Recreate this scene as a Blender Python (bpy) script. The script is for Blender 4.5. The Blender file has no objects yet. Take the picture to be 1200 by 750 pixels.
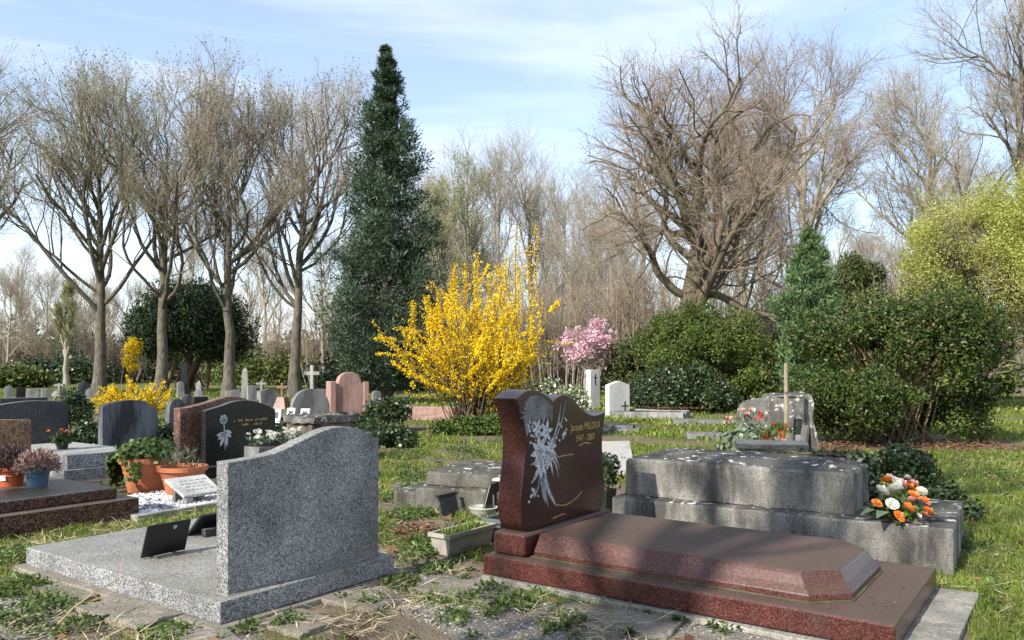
import bpy, bmesh, math, random
import numpy as np
from mathutils import Vector, Matrix, noise as mnoise

# ------------------------------------------------------------------ camera, sky, sun, exposure
S = bpy.context.scene
COL = S.collection
F, HZ, EYE = 933.0, 430.0, 1.35          # focal length and horizon row in pixels of a 1200x750 frame, eye height
cam_d = bpy.data.cameras.new('camera'); cam = bpy.data.objects.new('camera', cam_d); COL.objects.link(cam)
cam.location = (0, 0, EYE); cam.rotation_euler = (math.radians(90), 0, 0)
cam_d.sensor_width = 36; cam_d.lens = 36 * F / 1200; cam_d.shift_y = (HZ - 375) / 1200
cam_d.clip_start = 0.05; cam_d.clip_end = 3000
S.camera = cam

SUN_AZ = math.radians(-133)              # direction towards the sun, counter-clockwise from +x
SUN_EL = math.radians(38)
w = bpy.data.worlds.new('World'); S.world = w; w.use_nodes = True
nt = w.node_tree; nt.nodes.clear()
def wn(t): return nt.nodes.new(t)
sky = wn('ShaderNodeTexSky'); sky.sky_type = 'NISHITA'; sky.sun_disc = False
sky.sun_elevation = SUN_EL; sky.sun_rotation = math.radians(90) - SUN_AZ
sky.air_density = 1.0; sky.dust_density = 0.4; sky.ozone_density = 2.2
tc = wn('ShaderNodeTexCoord'); mp = wn('ShaderNodeMapping')
mp.inputs['Rotation'].default_value = (0.15, 0.62, 0.2); mp.inputs['Scale'].default_value = (0.9, 1.2, 5.0)
n1 = wn('ShaderNodeTexNoise'); n1.inputs['Scale'].default_value = 1.7; n1.inputs['Detail'].default_value = 7
n1.inputs['Roughness'].default_value = 0.55; n1.inputs['Distortion'].default_value = 0.5
r1 = wn('ShaderNodeValToRGB'); r1.color_ramp.elements[0].position = 0.40; r1.color_ramp.elements[1].position = 0.74
r1.color_ramp.elements[0].color = (0.20, 0.20, 0.20, 1); r1.color_ramp.elements[1].color = (0.84, 0.84, 0.84, 1)
mx = wn('ShaderNodeMixRGB'); mx.inputs['Color2'].default_value = (5.3, 5.6, 6.0, 1)
bg = wn('ShaderNodeBackground'); bg.inputs['Strength'].default_value = 0.145; wo = wn('ShaderNodeOutputWorld')
nt.links.new(tc.outputs['Generated'], mp.inputs['Vector']); nt.links.new(mp.outputs['Vector'], n1.inputs['Vector'])
nt.links.new(n1.outputs['Fac'], r1.inputs['Fac']); nt.links.new(r1.outputs['Color'], mx.inputs['Fac'])
nt.links.new(sky.outputs['Color'], mx.inputs['Color1']); nt.links.new(mx.outputs['Color'], bg.inputs['Color'])
nt.links.new(bg.outputs['Background'], wo.inputs['Surface'])

sl = bpy.data.lights.new('sun', 'SUN'); sl.energy = 5.0; sl.angle = math.radians(0.53); sl.color = (1.0, 0.94, 0.85)
so = bpy.data.objects.new('sun', sl); COL.objects.link(so)
sd = Vector((math.cos(SUN_AZ) * math.cos(SUN_EL), math.sin(SUN_AZ) * math.cos(SUN_EL), math.sin(SUN_EL)))
so.rotation_euler = sd.to_track_quat('Z', 'Y').to_euler(); so.location = sd * 50
S.view_settings.view_transform = 'Standard'; S.view_settings.look = 'None'
S.view_settings.exposure = 0.82; S.view_settings.gamma = 1.0; S.view_settings.use_curve_mapping = False
S.render.engine = 'CYCLES'
S.cycles.max_bounces = 6; S.cycles.diffuse_bounces = 3; S.cycles.transmission_bounces = 3; S.cycles.glossy_bounces = 2
S.cycles.use_denoising = True
S.cycles.caustics_reflective = False; S.cycles.caustics_refractive = False

# ------------------------------------------------------------------ helpers
RG = np.random.default_rng(11)
random.seed(5)
GR = math.radians(-35.4)                  # all graves stand in parallel rows: local x = length, local y = width

def G(px, py, z=0.0):                     # point at height z seen at a pixel
    Y = (EYE - z) * F / (py - HZ)
    return Vector(((px - 600) / F * Y, Y, z))
def Wp(px, py, Y):                        # point at depth Y seen at a pixel
    return Vector(((px - 600) / F * Y, Y, EYE - (py - HZ) * Y / F))

def tag(o, label=None, cat=None, group=None, kind=None):
    if label: o['label'] = label
    if cat: o['category'] = cat
    if group: o['group'] = group
    if kind: o['kind'] = kind
    return o
def thing(name, loc, rz=0.0, label=None, cat=None, group=None):
    o = bpy.data.objects.new(name, None); COL.objects.link(o)
    o.location = loc; o.rotation_euler = (0, 0, rz); o.empty_display_size = 0.1
    return tag(o, label, cat, group)
def link(name, me, mat, parent=None, loc=None, rz=None):
    o = bpy.data.objects.new(name, me); COL.objects.link(o)
    if mat is not None and len(me.materials) == 0: me.materials.append(mat)
    if parent is not None: o.parent = parent
    if loc is not None: o.location = loc
    if rz is not None: o.rotation_euler = (0, 0, rz)
    return o
def np_mesh(name, verts, quads=None, tris=None, smooth=False):
    me = bpy.data.meshes.new(name)
    v = np.asarray(verts, dtype=np.float32).reshape(-1, 3)
    nq = 0 if quads is None else len(quads); ntr = 0 if tris is None else len(tris)
    me.vertices.add(len(v)); me.vertices.foreach_set('co', v.ravel())
    me.loops.add(nq * 4 + ntr * 3); me.polygons.add(nq + ntr)
    li = []; st = []
    if nq: li.append(np.asarray(quads, dtype=np.int32).ravel()); st.append(np.arange(nq) * 4)
    if ntr: li.append(np.asarray(tris, dtype=np.int32).ravel()); st.append(nq * 4 + np.arange(ntr) * 3)
    me.loops.foreach_set('vertex_index', np.concatenate(li).astype(np.int32))
    me.polygons.foreach_set('loop_start', np.concatenate(st).astype(np.int32))
    if smooth: me.polygons.foreach_set('use_smooth', np.ones(nq + ntr, dtype=bool))
    me.update(calc_edges=True)
    return me

class MB:
    def __init__(s): s.bm = bmesh.new()
    def verts(s, vs): return [s.bm.verts.new(v) for v in vs]
    def hexa(s, b, t):                    # bottom ring, top ring (same count)
        n = len(b); B = s.verts(b); T = s.verts(t)
        s.bm.faces.new(B[::-1]); s.bm.faces.new(T)
        for i in range(n): s.bm.faces.new((B[i], B[(i+1) % n], T[(i+1) % n], T[i]))
        return s
    def box(s, x0, x1, y0, y1, z0, z1):
        return s.hexa([(x0,y0,z0),(x1,y0,z0),(x1,y1,z0),(x0,y1,z0)], [(x0,y0,z1),(x1,y0,z1),(x1,y1,z1),(x0,y1,z1)])
    def frus(s, x0, x1, y0, y1, z0, z1, i):
        return s.hexa([(x0,y0,z0),(x1,y0,z0),(x1,y1,z0),(x0,y1,z0)], [(x0+i,y0+i,z1),(x1-i,y0+i,z1),(x1-i,y1-i,z1),(x0+i,y1-i,z1)])
    def loft(s, rings, cap=True):
        R = [s.verts(r) for r in rings]; n = len(rings[0])
        for a, b in zip(R[:-1], R[1:]):
            for i in range(n): s.bm.faces.new((a[i], a[(i+1) % n], b[(i+1) % n], b[i]))
        if cap: s.bm.faces.new(R[0][::-1]); s.bm.faces.new(R[-1])
        return s
    def prism(s, pts, a, b):              # outline in (y,z), extruded along x from a to b
        return s.hexa([(a, p[0], p[1]) for p in pts][::-1], [(b, p[0], p[1]) for p in pts][::-1])
    def lathe(s, prof, seg=24, c=(0,0), z=0, sy=1.0):
        rings = []
        for r, h in prof:
            rings.append([(c[0]+r*math.cos(2*math.pi*k/seg), c[1]+sy*r*math.sin(2*math.pi*k/seg), z+h) for k in range(seg)])
        return s.loft(rings)
    def tube(s, pts, r, seg=6):
        rings = []; pts = [Vector(p) for p in pts]
        for i, p in enumerate(pts):
            t = (pts[min(i+1, len(pts)-1)] - pts[max(i-1, 0)]).normalized()
            a = t.cross(Vector((0.31, 0.52, 0.79))).normalized(); b = t.cross(a)
            rr = r[i] if isinstance(r, (list, tuple)) else r
            rings.append([p + a*rr*math.cos(2*math.pi*k/seg) + b*rr*math.sin(2*math.pi*k/seg) for k in range(seg)])
        return s.loft(rings)
    def out(s, name, mat, parent=None, bevel=0.0, smooth=False, sub=0, jit=0.0, jsc=6.0, loc=None, rz=None, seg=2):
        bm = s.bm
        bmesh.ops.recalc_face_normals(bm, faces=bm.faces)
        if sub: bmesh.ops.subdivide_edges(bm, edges=bm.edges[:], cuts=sub, use_grid_fill=True)
        if bevel:
            ed = [e for e in bm.edges if len(e.link_faces) == 2 and e.calc_face_angle(0) > 0.5]
            bmesh.ops.bevel(bm, geom=ed, offset=bevel, segments=seg, affect='EDGES', profile=0.6, clamp_overlap=True)
        if jit:
            for v in bm.verts:
                n = mnoise.noise_vector(v.co * jsc) * jit + mnoise.noise_vector(v.co * jsc * 3.1) * jit * 0.4
                v.co += n
        me = bpy.data.meshes.new(name); bm.to_mesh(me); bm.free()
        if smooth:
            me.polygons.foreach_set('use_smooth', np.ones(len(me.polygons), dtype=bool))
        return link(name, me, mat, parent, loc, rz)

# ------------------------------------------------------------------ materials
class NB:
    def __init__(s, name):
        s.m = bpy.data.materials.new(name); s.m.use_nodes = True; s.t = s.m.node_tree; s.t.nodes.clear()
        s.out = s.t.nodes.new('ShaderNodeOutputMaterial')
        s.p = s.t.nodes.new('ShaderNodeBsdfPrincipled'); s.t.links.new(s.p.outputs[0], s.out.inputs[0])
        s.tc = s.t.nodes.new('ShaderNodeTexCoord')
    def n(s, t, **k):
        nd = s.t.nodes.new(t)
        for a, b in k.items(): setattr(nd, a, b)
        return nd
    def l(s, a, b): s.t.links.new(a, b)
    def vec(s, scale=(1,1,1), src='Object'):
        m = s.n('ShaderNodeMapping'); m.inputs['Scale'].default_value = scale
        s.l(s.tc.outputs[src], m.inputs[0]); return m.outputs[0]
    def noise(s, scale, detail=4, vec=None, rough=0.55, dist=0.0):
        n = s.n('ShaderNodeTexNoise'); n.inputs['Scale'].default_value = scale; n.inputs['Detail'].default_value = detail
        n.inputs['Roughness'].default_value = rough; n.inputs['Distortion'].default_value = dist
        s.l(vec if vec is not None else s.tc.outputs['Object'], n.inputs['Vector']); return n.outputs['Fac']
    def voro(s, scale, out='Color', feature='F1', vec=None):
        n = s.n('ShaderNodeTexVoronoi', feature=feature); n.inputs['Scale'].default_value = scale
        s.l(vec if vec is not None else s.tc.outputs['Object'], n.inputs['Vector']); return n.outputs[out]
    def ramp(s, fac, stops, interp='LINEAR'):
        r = s.n('ShaderNodeValToRGB'); e = r.color_ramp.elements; r.color_ramp.interpolation = interp
        while len(e) < len(stops): e.new(0.5)
        for i, (p, c) in enumerate(stops):
            e[i].position = p; e[i].color = (c[0], c[1], c[2], 1) if not isinstance(c, (int, float)) else (c, c, c, 1)
        s.l(fac, r.inputs[0]); return r.outputs[0]
    def mix(s, fac, a, b, mode='MIX'):
        m = s.n('ShaderNodeMixRGB', blend_type=mode)
        for i, v in ((0, fac), (1, a), (2, b)):
            if isinstance(v, (int, float)): m.inputs[i].default_value = v if i == 0 else (v, v, v, 1)
            elif isinstance(v, tuple): m.inputs[i].default_value = (*v, 1)
            else: s.l(v, m.inputs[i])
        return m.outputs[0]
    def mul(s, a, b, op='MULTIPLY'):
        m = s.n('ShaderNodeMath', operation=op)
        for i, v in ((0, a), (1, b)):
            if isinstance(v, (int, float)): m.inputs[i].default_value = v
            else: s.l(v, m.inputs[i])
        return m.outputs[0]
    def upness(s):
        g = s.n('ShaderNodeNewGeometry'); x = s.n('ShaderNodeSeparateXYZ'); s.l(g.outputs['True Normal'], x.inputs[0])
        return x.outputs['Z']
    def bump(s, h, strength=0.3, dist=0.01):
        b = s.n('ShaderNodeBump'); b.inputs['Strength'].default_value = strength; b.inputs['Distance'].default_value = dist
        s.l(h, b.inputs['Height']); s.l(b.outputs[0], s.p.inputs['Normal'])
    def fin(s, col, rough=0.7, spec=0.4):
        if isinstance(col, tuple): s.p.inputs['Base Color'].default_value = (*col, 1)
        else: s.l(col, s.p.inputs['Base Color'])
        if isinstance(rough, (int, float)): s.p.inputs['Roughness'].default_value = rough
        else: s.l(rough, s.p.inputs['Roughness'])
        s.p.inputs['Specular IOR Level'].default_value = spec
        return s.m

def granite(name, stops, scale, rough, dust=None, dust_top=0.0, grime=0.35, spec=0.5, streak=None):
    b = NB(name)
    v = b.voro(scale); x = b.n('ShaderNodeSeparateColor'); b.l(v, x.inputs[0])
    v2 = b.noise(scale * 0.55, 3)
    f = b.mul(b.mul(x.outputs[0], 0.62), b.mul(v2, 0.38), 'ADD')
    col = b.ramp(f, stops)
    g = b.ramp(b.noise(2.3, 6), [(0.35, 1 - grime), (0.62, 1.0)])
    col = b.mix(1.0, col, g, 'MULTIPLY')
    if streak:
        sv = b.ramp(b.noise(1.0, 5, b.vec((9, 9, 0.7))), [(0.45, 0.0), (0.7, streak)])
        col = b.mix(sv, col, (0.05, 0.045, 0.04))
    r = rough
    if dust:
        up = b.ramp(b.upness(), [(0.5, 0.0), (0.95, 1.0)])
        dn = b.ramp(b.noise(3.5, 7, rough=0.65), [(0.25, 0.45), (0.7, 1.0)])
        fac = b.mul(b.mul(up, dn), dust_top)
        col = b.mix(fac, col, dust)
        r = b.mul(b.mul(fac, 0.45), rough, 'ADD')
    b.bump(f, 0.08, 0.003)
    return b.fin(col, r, spec)

def oldstone(name, c0, c1, stain=0.75, lichen=0.6, moss=0.0, ltop=True, pit=0.5):
    b = NB(name)
    base = b.mix(b.noise(5, 8, rough=0.7), c0, c1)
    fine = b.ramp(b.noise(85, 4, rough=0.75), [(0.35, 0.42), (0.52, 0.95), (0.7, 1.2)])
    col = b.mix(1.0, base, fine, 'MULTIPLY')
    st = b.ramp(b.noise(1.0, 7, b.vec((4, 4, 1.1)), rough=0.65), [(0.42, 0.0), (0.6, stain)])
    col = b.mix(st, col, (0.03, 0.028, 0.026))
    up = b.ramp(b.upness(), [(0.45, 0.0), (0.9, 1.0)])
    dk = b.mul(up, b.ramp(b.noise(2.2, 6), [(0.3, 1.0), (0.66, 0.62)]))
    col = b.mix(b.mul(dk, stain), col, (0.035, 0.033, 0.03))
    if moss:
        mo = b.mul(b.ramp(b.noise(3.1, 7, rough=0.7), [(0.5, 0.0), (0.68, moss)]), 1.0)
        col = b.mix(mo, col, (0.055, 0.07, 0.02))
    ln = b.noise(7.5, 5, rough=0.6, dist=0.8); sp = b.noise(17, 3, b.vec((1, 1, 1)), rough=0.5, dist=0.5)
    lm = b.ramp(b.mul(b.mul(ln, 0.5), b.mul(sp, 0.5), 'ADD'), [(0.565, 0.0), (0.60, 1.0)])
    if ltop:
        lm = b.mul(lm, b.mul(b.mul(up, 0.92), 0.06, 'ADD'))
    col = b.mix(b.mul(lm, lichen), col, (0.62, 0.60, 0.54))
    h = b.mul(b.mul(b.noise(60, 5, rough=0.75), 0.7), b.mul(b.noise(9, 5), 0.6), 'ADD')
    b.bump(h, pit, 0.012)
    return b.fin(col, 0.92, 0.2)

def leafmat(name, stops, trans=0.3, rough=0.5, spec=0.3):
    b = NB(name)
    g = b.n('ShaderNodeNewGeometry')
    c1 = b.ramp(g.outputs['Random Per Island'], stops)
    big = b.ramp(b.noise(0.9, 3), [(0.3, 0.75), (0.7, 1.2)])
    col = b.mix(1.0, c1, big, 'MULTIPLY')
    b.fin(col, rough, spec)
    tr = b.n('ShaderNodeBsdfTranslucent'); b.l(col, tr.inputs[0])
    ms = b.n('ShaderNodeMixShader'); ms.inputs[0].default_value = trans
    b.l(b.p.outputs[0], ms.inputs[1]); b.l(tr.outputs[0], ms.inputs[2]); b.l(ms.outputs[0], b.out.inputs[0])
    return b.m
def bark(name, c0, c1, moss=None, scale=6, green_amt=0.5):
    b = NB(name)
    f = b.mul(b.mul(b.noise(scale, 7, b.vec((3, 3, 0.7)), rough=0.7), 0.6), b.mul(b.noise(scale*0.4, 6, b.vec((2, 2, 1.2)), rough=0.75), 0.4), 'ADD')
    col = b.ramp(f, [(0.36, c0), (0.60, c1)])
    if moss:
        m = b.ramp(b.noise(0.7, 6), [(0.45, 0.0), (0.65, green_amt)])
        col = b.mix(m, col, moss)
    b.bump(f, 0.8, 0.04)
    return b.fin(col, 0.95, 0.1)
def plain(name, c, rough=0.6, spec=0.4, var=0.25, scale=6, bump=0.0, metal=0.0, bs=40):
    b = NB(name)
    col = b.mix(1.0, c, b.ramp(b.noise(scale, 6, rough=0.65), [(0.3, 1 - var), (0.7, 1 + var * 0.4)]), 'MULTIPLY')
    if bump: b.bump(b.noise(bs, 4), bump, 0.006)
    b.p.inputs['Metallic'].default_value = metal
    return b.fin(col, rough, spec)

M = {}
M['grey_granite'] = granite('grey_granite', [(0.20, (0.06,0.062,0.065)), (0.38, (0.17,0.175,0.18)), (0.56, (0.28,0.285,0.29)), (0.76, (0.46,0.46,0.46))], 150, 0.32, (0.17,0.155,0.10), 0.55, 0.45, streak=0.22)
M['red_granite'] = granite('red_granite', [(0.25, (0.038,0.012,0.010)), (0.45, (0.068,0.020,0.016)), (0.6, (0.10,0.032,0.025)), (0.78, (0.16,0.065,0.052))], 190, 0.3, (0.075,0.057,0.040), 0.95, 0.35, 0.3, streak=0.35)
M['red_granite_polished'] = granite('red_granite_polished', [(0.25, (0.018,0.006,0.005)), (0.5, (0.040,0.012,0.009)), (0.78, (0.075,0.026,0.02))], 200, 0.2, (0.10,0.08,0.075), 0.5, 0.35, 0.5)
M['brown_granite'] = granite('brown_granite', [(0.25, (0.06,0.025,0.016)), (0.48, (0.20,0.095,0.06)), (0.75, (0.36,0.20,0.14))], 70, 0.35, (0.2,0.16,0.12), 0.4, 0.4)
M['maroon_granite'] = granite('maroon_granite', [(0.25, (0.02,0.010,0.009)), (0.5, (0.085,0.036,0.03)), (0.78, (0.19,0.095,0.078))], 80, 0.25, (0.10,0.10,0.065), 0.7, 0.35)
M['ochre_granite'] = granite('ochre_granite', [(0.25, (0.07,0.03,0.012)), (0.48, (0.22,0.11,0.05)), (0.75, (0.34,0.2,0.11))], 70, 0.4, grime=0.4)
M['black_granite'] = granite('black_granite', [(0.3, (0.008,0.009,0.010)), (0.6, (0.016,0.018,0.019)), (0.8, (0.035,0.037,0.04))], 140, 0.18, (0.15,0.15,0.14), 0.5, 0.3)
M['dark_granite'] = granite('dark_granite', [(0.3, (0.02,0.021,0.023)), (0.6, (0.05,0.052,0.055)), (0.8, (0.09,0.09,0.095))], 90, 0.4, (0.2,0.2,0.19), 0.5, 0.4, streak=0.3)
M['pale_granite'] = granite('pale_granite', [(0.25, (0.09,0.093,0.095)), (0.5, (0.23,0.235,0.235)), (0.78, (0.42,0.42,0.40))], 80, 0.5, (0.30,0.30,0.25), 0.6, 0.3)
M['slate_weathered'] = oldstone('slate_weathered', (0.07,0.077,0.09), (0.26,0.28,0.31), 0.9, 0.25, 0.1)
M['old_concrete'] = oldstone('old_concrete', (0.19,0.18,0.162), (0.33,0.31,0.275), 0.8, 0.9, 0.12)
M['mossy_concrete'] = oldstone('mossy_concrete', (0.115,0.108,0.095), (0.21,0.197,0.17), 0.75, 0.6, 0.35)
M['rough_rock'] = oldstone('rough_rock', (0.15,0.14,0.135), (0.26,0.245,0.23), 0.7, 0.7, 0.2, ltop=False)
M['brown_rock'] = oldstone('brown_rock', (0.17,0.12,0.085), (0.30,0.24,0.19), 0.7, 0.9, 0.25)
M['pink_sandstone'] = oldstone('pink_sandstone', (0.34,0.20,0.165), (0.48,0.31,0.27), 0.35, 0.35, 0.12, pit=0.25)
M['white_stone'] = oldstone('white_stone', (0.25,0.245,0.235), (0.40,0.395,0.37), 0.55, 0.2, 0.12, pit=0.15)
M['bright_stone'] = oldstone('bright_stone', (0.50,0.50,0.47), (0.62,0.62,0.59), 0.2, 0.2, 0.08, pit=0.15)
M['grey_stone'] = oldstone('grey_stone', (0.18,0.18,0.178), (0.30,0.30,0.295), 0.55, 0.3, 0.1, pit=0.2)
M['paving'] = oldstone('paving', (0.21,0.185,0.15), (0.36,0.32,0.26), 0.3, 0.15, 0.2, pit=0.7)
M['footing'] = oldstone('footing', (0.30,0.285,0.24), (0.47,0.45,0.39), 0.4, 0.2, 0.6, pit=0.6)
M['path'] = oldstone('path', (0.36,0.34,0.31), (0.50,0.47,0.43), 0.1, 0.1, 0.12, pit=0.4)
M['moss_joint'] = plain('moss_joint', (0.10,0.10,0.058), 0.95, 0.1, 0.5, 9)
M['terracotta'] = plain('terracotta', (0.46,0.16,0.075), 0.75, 0.25, 0.3, 5, 0.1)
M['orange_plastic'] = plain('orange_plastic', (0.42,0.09,0.035), 0.5, 0.4, 0.2)
M['blue_plastic'] = plain('blue_plastic', (0.055,0.10,0.15), 0.5, 0.4, 0.2)
M['beige_plastic'] = plain('beige_plastic', (0.33,0.30,0.25), 0.6, 0.35, 0.35, 7, 0.1)
M['grey_plastic'] = plain('grey_plastic', (0.10,0.115,0.12), 0.6, 0.35, 0.3)
M['white_plastic'] = plain('white_plastic', (0.42,0.40,0.36), 0.5, 0.4, 0.2)
M['dark_plastic'] = plain('dark_plastic', (0.018,0.022,0.018), 0.45, 0.4, 0.3)
M['black_gloss'] = plain('black_gloss', (0.010,0.011,0.012), 0.38, 0.5, 0.2)
M['silver'] = plain('silver', (0.56,0.57,0.60), 0.5, 0.4, 0.7, 55)
M['silver_dim'] = plain('silver_dim', (0.15,0.145,0.16), 0.45, 0.4, 0.85, 9)
M['silver_leaf'] = plain('silver_leaf', (0.33,0.335,0.36), 0.5, 0.4, 0.6, 40)
M['silver_ray'] = plain('silver_ray', (0.21,0.21,0.22), 0.5, 0.4, 0.4, 20)
M['gold'] = plain('gold', (0.42,0.28,0.10), 0.4, 0.5, 0.35, 30)
M['white_paint'] = plain('white_paint', (0.75,0.74,0.70), 0.6, 0.3, 0.1)
M['metal'] = plain('metal', (0.16,0.155,0.145), 0.5, 0.5, 0.3, metal=0.6)
M['wood_post'] = bark('wood_post', (0.16,0.125,0.085), (0.34,0.28,0.20), None, 9)
M['soil'] = plain('soil', (0.055,0.04,0.027), 1.0, 0.1, 0.5, 20, 1.0)
M['marker'] = plain('marker_print', (0.24,0.23,0.21), 0.7, 0.2, 0.3)
M['render_wall'] = plain('render_wall', (0.50,0.47,0.42), 0.9, 0.2, 0.15, 1.5)
M['roof'] = plain('roof_tile', (0.19,0.15,0.135), 0.9, 0.2, 0.3, 2)
M['red_roof'] = plain('red_roof', (0.28,0.10,0.07), 0.9, 0.2, 0.3, 2)
M['glass'] = plain('window_glass', (0.04,0.05,0.06), 0.1, 0.6, 0.2)
M['lime_bark'] = bark('lime_bark', (0.028,0.024,0.02), (0.17,0.148,0.122), (0.16,0.165,0.08), 5, 0.35)
M['lime_twig'] = bark('lime_twig', (0.21,0.18,0.145), (0.42,0.37,0.30), (0.20,0.20,0.10), 2, 0.5)
M['oak_bark'] = bark('oak_bark', (0.05,0.04,0.03), (0.19,0.155,0.115), (0.14,0.14,0.06), 5, 0.35)
M['oak_twig'] = bark('oak_twig', (0.17,0.13,0.10), (0.36,0.29,0.22), None, 2)
M['pale_bark'] = bark('pale_bark', (0.19,0.165,0.13), (0.36,0.32,0.26), (0.26,0.26,0.13), 3, 0.4)
M['pale_twig'] = bark('pale_twig', (0.24,0.205,0.165), (0.38,0.33,0.27), (0.28,0.28,0.15), 1.5, 0.5)
M['bark_dark'] = bark('bark_dark', (0.04,0.032,0.025), (0.12,0.10,0.08), None, 6)
M['stem'] = bark('stem', (0.08,0.055,0.035), (0.21,0.16,0.10), None, 9)
M['cherry_bark'] = bark('cherry_bark', (0.16,0.13,0.11), (0.34,0.29,0.25), None, 6)
M['bud'] = leafmat('young_leaf', [(0, (0.13,0.15,0.04)), (0.5, (0.19,0.21,0.06)), (1, (0.24,0.20,0.09))], 0.35)
M['catkin'] = leafmat('reddish_bud', [(0, (0.16,0.10,0.07)), (0.5, (0.24,0.17,0.11)), (1, (0.22,0.20,0.10))], 0.3)
M['spruce'] = leafmat('conifer_needle', [(0, (0.018,0.036,0.020)), (0.5, (0.042,0.074,0.040)), (0.85, (0.085,0.125,0.068)), (1, (0.13,0.17,0.10))], 0.15, 0.55)
M['yew'] = leafmat('yew_needle', [(0, (0.008,0.018,0.007)), (0.6, (0.022,0.042,0.014)), (1, (0.055,0.085,0.025))], 0.15, 0.6)
M['yew_olive'] = leafmat('olive_yew_needle', [(0, (0.028,0.038,0.011)), (0.6, (0.065,0.085,0.024)), (1, (0.11,0.13,0.042))], 0.2, 0.6)
M['thuja'] = leafmat('thuja_spray', [(0, (0.045,0.085,0.03)), (0.5, (0.11,0.185,0.07)), (1, (0.19,0.28,0.12))], 0.25, 0.6)
M['hedge'] = leafmat('hedge_leaf', [(0, (0.012,0.028,0.005)), (0.45, (0.034,0.064,0.011)), (0.78, (0.085,0.13,0.021)), (0.93, (0.15,0.175,0.032)), (0.96, (0.13,0.075,0.03)), (1, (0.22,0.12,0.05))], 0.3, 0.45, 0.4)
M['laurel'] = leafmat('laurel_leaf', [(0, (0.012,0.026,0.010)), (0.6, (0.032,0.058,0.018)), (1, (0.085,0.11,0.035))], 0.2, 0.35, 0.5)
M['hedge_top'] = leafmat('hedge_top_leaf', [(0, (0.035,0.055,0.012)), (0.5, (0.08,0.12,0.022)), (0.9, (0.135,0.17,0.034)), (1, (0.16,0.12,0.045))], 0.3, 0.5)
M['lime_leaf'] = leafmat('spring_leaf', [(0, (0.24,0.27,0.05)), (0.5, (0.38,0.40,0.09)), (1, (0.52,0.52,0.17))], 0.4, 0.5)
M['pale_leaf'] = leafmat('pale_spring_leaf', [(0, (0.18,0.21,0.06)), (0.5, (0.27,0.30,0.10)), (1, (0.36,0.37,0.16))], 0.4, 0.5)
M['yellow'] = leafmat('forsythia_flower', [(0, (0.48,0.28,0.003)), (0.3, (0.80,0.54,0.007)), (1, (0.92,0.74,0.04))], 0.35, 0.6, 0.2)
M['pink'] = leafmat('cherry_flower', [(0, (0.50,0.25,0.31)), (0.5, (0.68,0.43,0.49)), (1, (0.82,0.65,0.67))], 0.35, 0.6, 0.2)
M['variegated'] = leafmat('variegated_leaf', [(0, (0.04,0.07,0.02)), (0.5, (0.10,0.15,0.05)), (0.7, (0.22,0.25,0.11)), (0.82, (0.60,0.60,0.45)), (1, (0.75,0.74,0.62))], 0.25, 0.5)
M['grass'] = leafmat('grass_blade', [(0, (0.075,0.12,0.015)), (0.5, (0.155,0.225,0.028)), (0.85, (0.235,0.30,0.045)), (0.94, (0.33,0.29,0.10)), (1, (0.45,0.37,0.19))], 0.35, 0.5, 0.3)
M['dry_grass'] = leafmat('dry_grass', [(0, (0.20,0.15,0.08)), (0.5, (0.42,0.34,0.20)), (1, (0.60,0.52,0.35))], 0.2, 0.7, 0.2)
M['weed'] = leafmat('weed_leaf', [(0, (0.03,0.06,0.012)), (0.6, (0.075,0.125,0.025)), (1, (0.15,0.20,0.05))], 0.3, 0.5)
M['ivy'] = leafmat('ivy_leaf', [(0, (0.010,0.022,0.007)), (0.6, (0.028,0.05,0.015)), (1, (0.085,0.12,0.045))], 0.15, 0.4, 0.4)
M['greyleaf'] = leafmat('grey_green_leaf', [(0, (0.05,0.07,0.04)), (0.6, (0.13,0.17,0.10)), (1, (0.26,0.30,0.20))], 0.2, 0.5)
M['dead_leaf'] = leafmat('dead_leaf', [(0, (0.07,0.03,0.018)), (0.6, (0.16,0.075,0.04)), (1, (0.30,0.17,0.09))], 0.15, 0.7, 0.2)
M['heather_dark'] = leafmat('dark_heather', [(0, (0.03,0.022,0.02)), (0.6, (0.075,0.05,0.045)), (1, (0.15,0.09,0.08))], 0.2, 0.7)
M['heather_pink'] = leafmat('dried_heather', [(0, (0.16,0.09,0.07)), (0.6, (0.33,0.20,0.17)), (1, (0.48,0.33,0.29))], 0.2, 0.7)
M['orange_petal'] = leafmat('orange_petal', [(0, (0.72,0.16,0.02)), (1, (0.85,0.32,0.07))], 0.25, 0.5)
M['white_petal'] = leafmat('white_petal', [(0, (0.68,0.66,0.52)), (1, (0.82,0.81,0.74))], 0.25, 0.5)
M['pink_petal'] = leafmat('pink_petal', [(0, (0.72,0.30,0.24)), (1, (0.80,0.48,0.44))], 0.25, 0.5)
M['red_petal'] = leafmat('red_petal', [(0, (0.42,0.02,0.02)), (1, (0.62,0.07,0.05))], 0.25, 0.5)
M['pebble'] = leafmat('white_pebble', [(0, (0.30,0.30,0.30)), (0.4, (0.66,0.66,0.66)), (1, (0.82,0.82,0.82))], 0.0, 0.7)
M['dark_pebble'] = leafmat('grey_pebble', [(0, (0.06,0.06,0.065)), (0.5, (0.22,0.22,0.23)), (1, (0.55,0.55,0.55))], 0.0, 0.7)
M['gravel'] = leafmat('gravel_stone', [(0, (0.10,0.09,0.08)), (0.5, (0.22,0.205,0.18)), (1, (0.40,0.375,0.34))], 0.0, 0.85)

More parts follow.
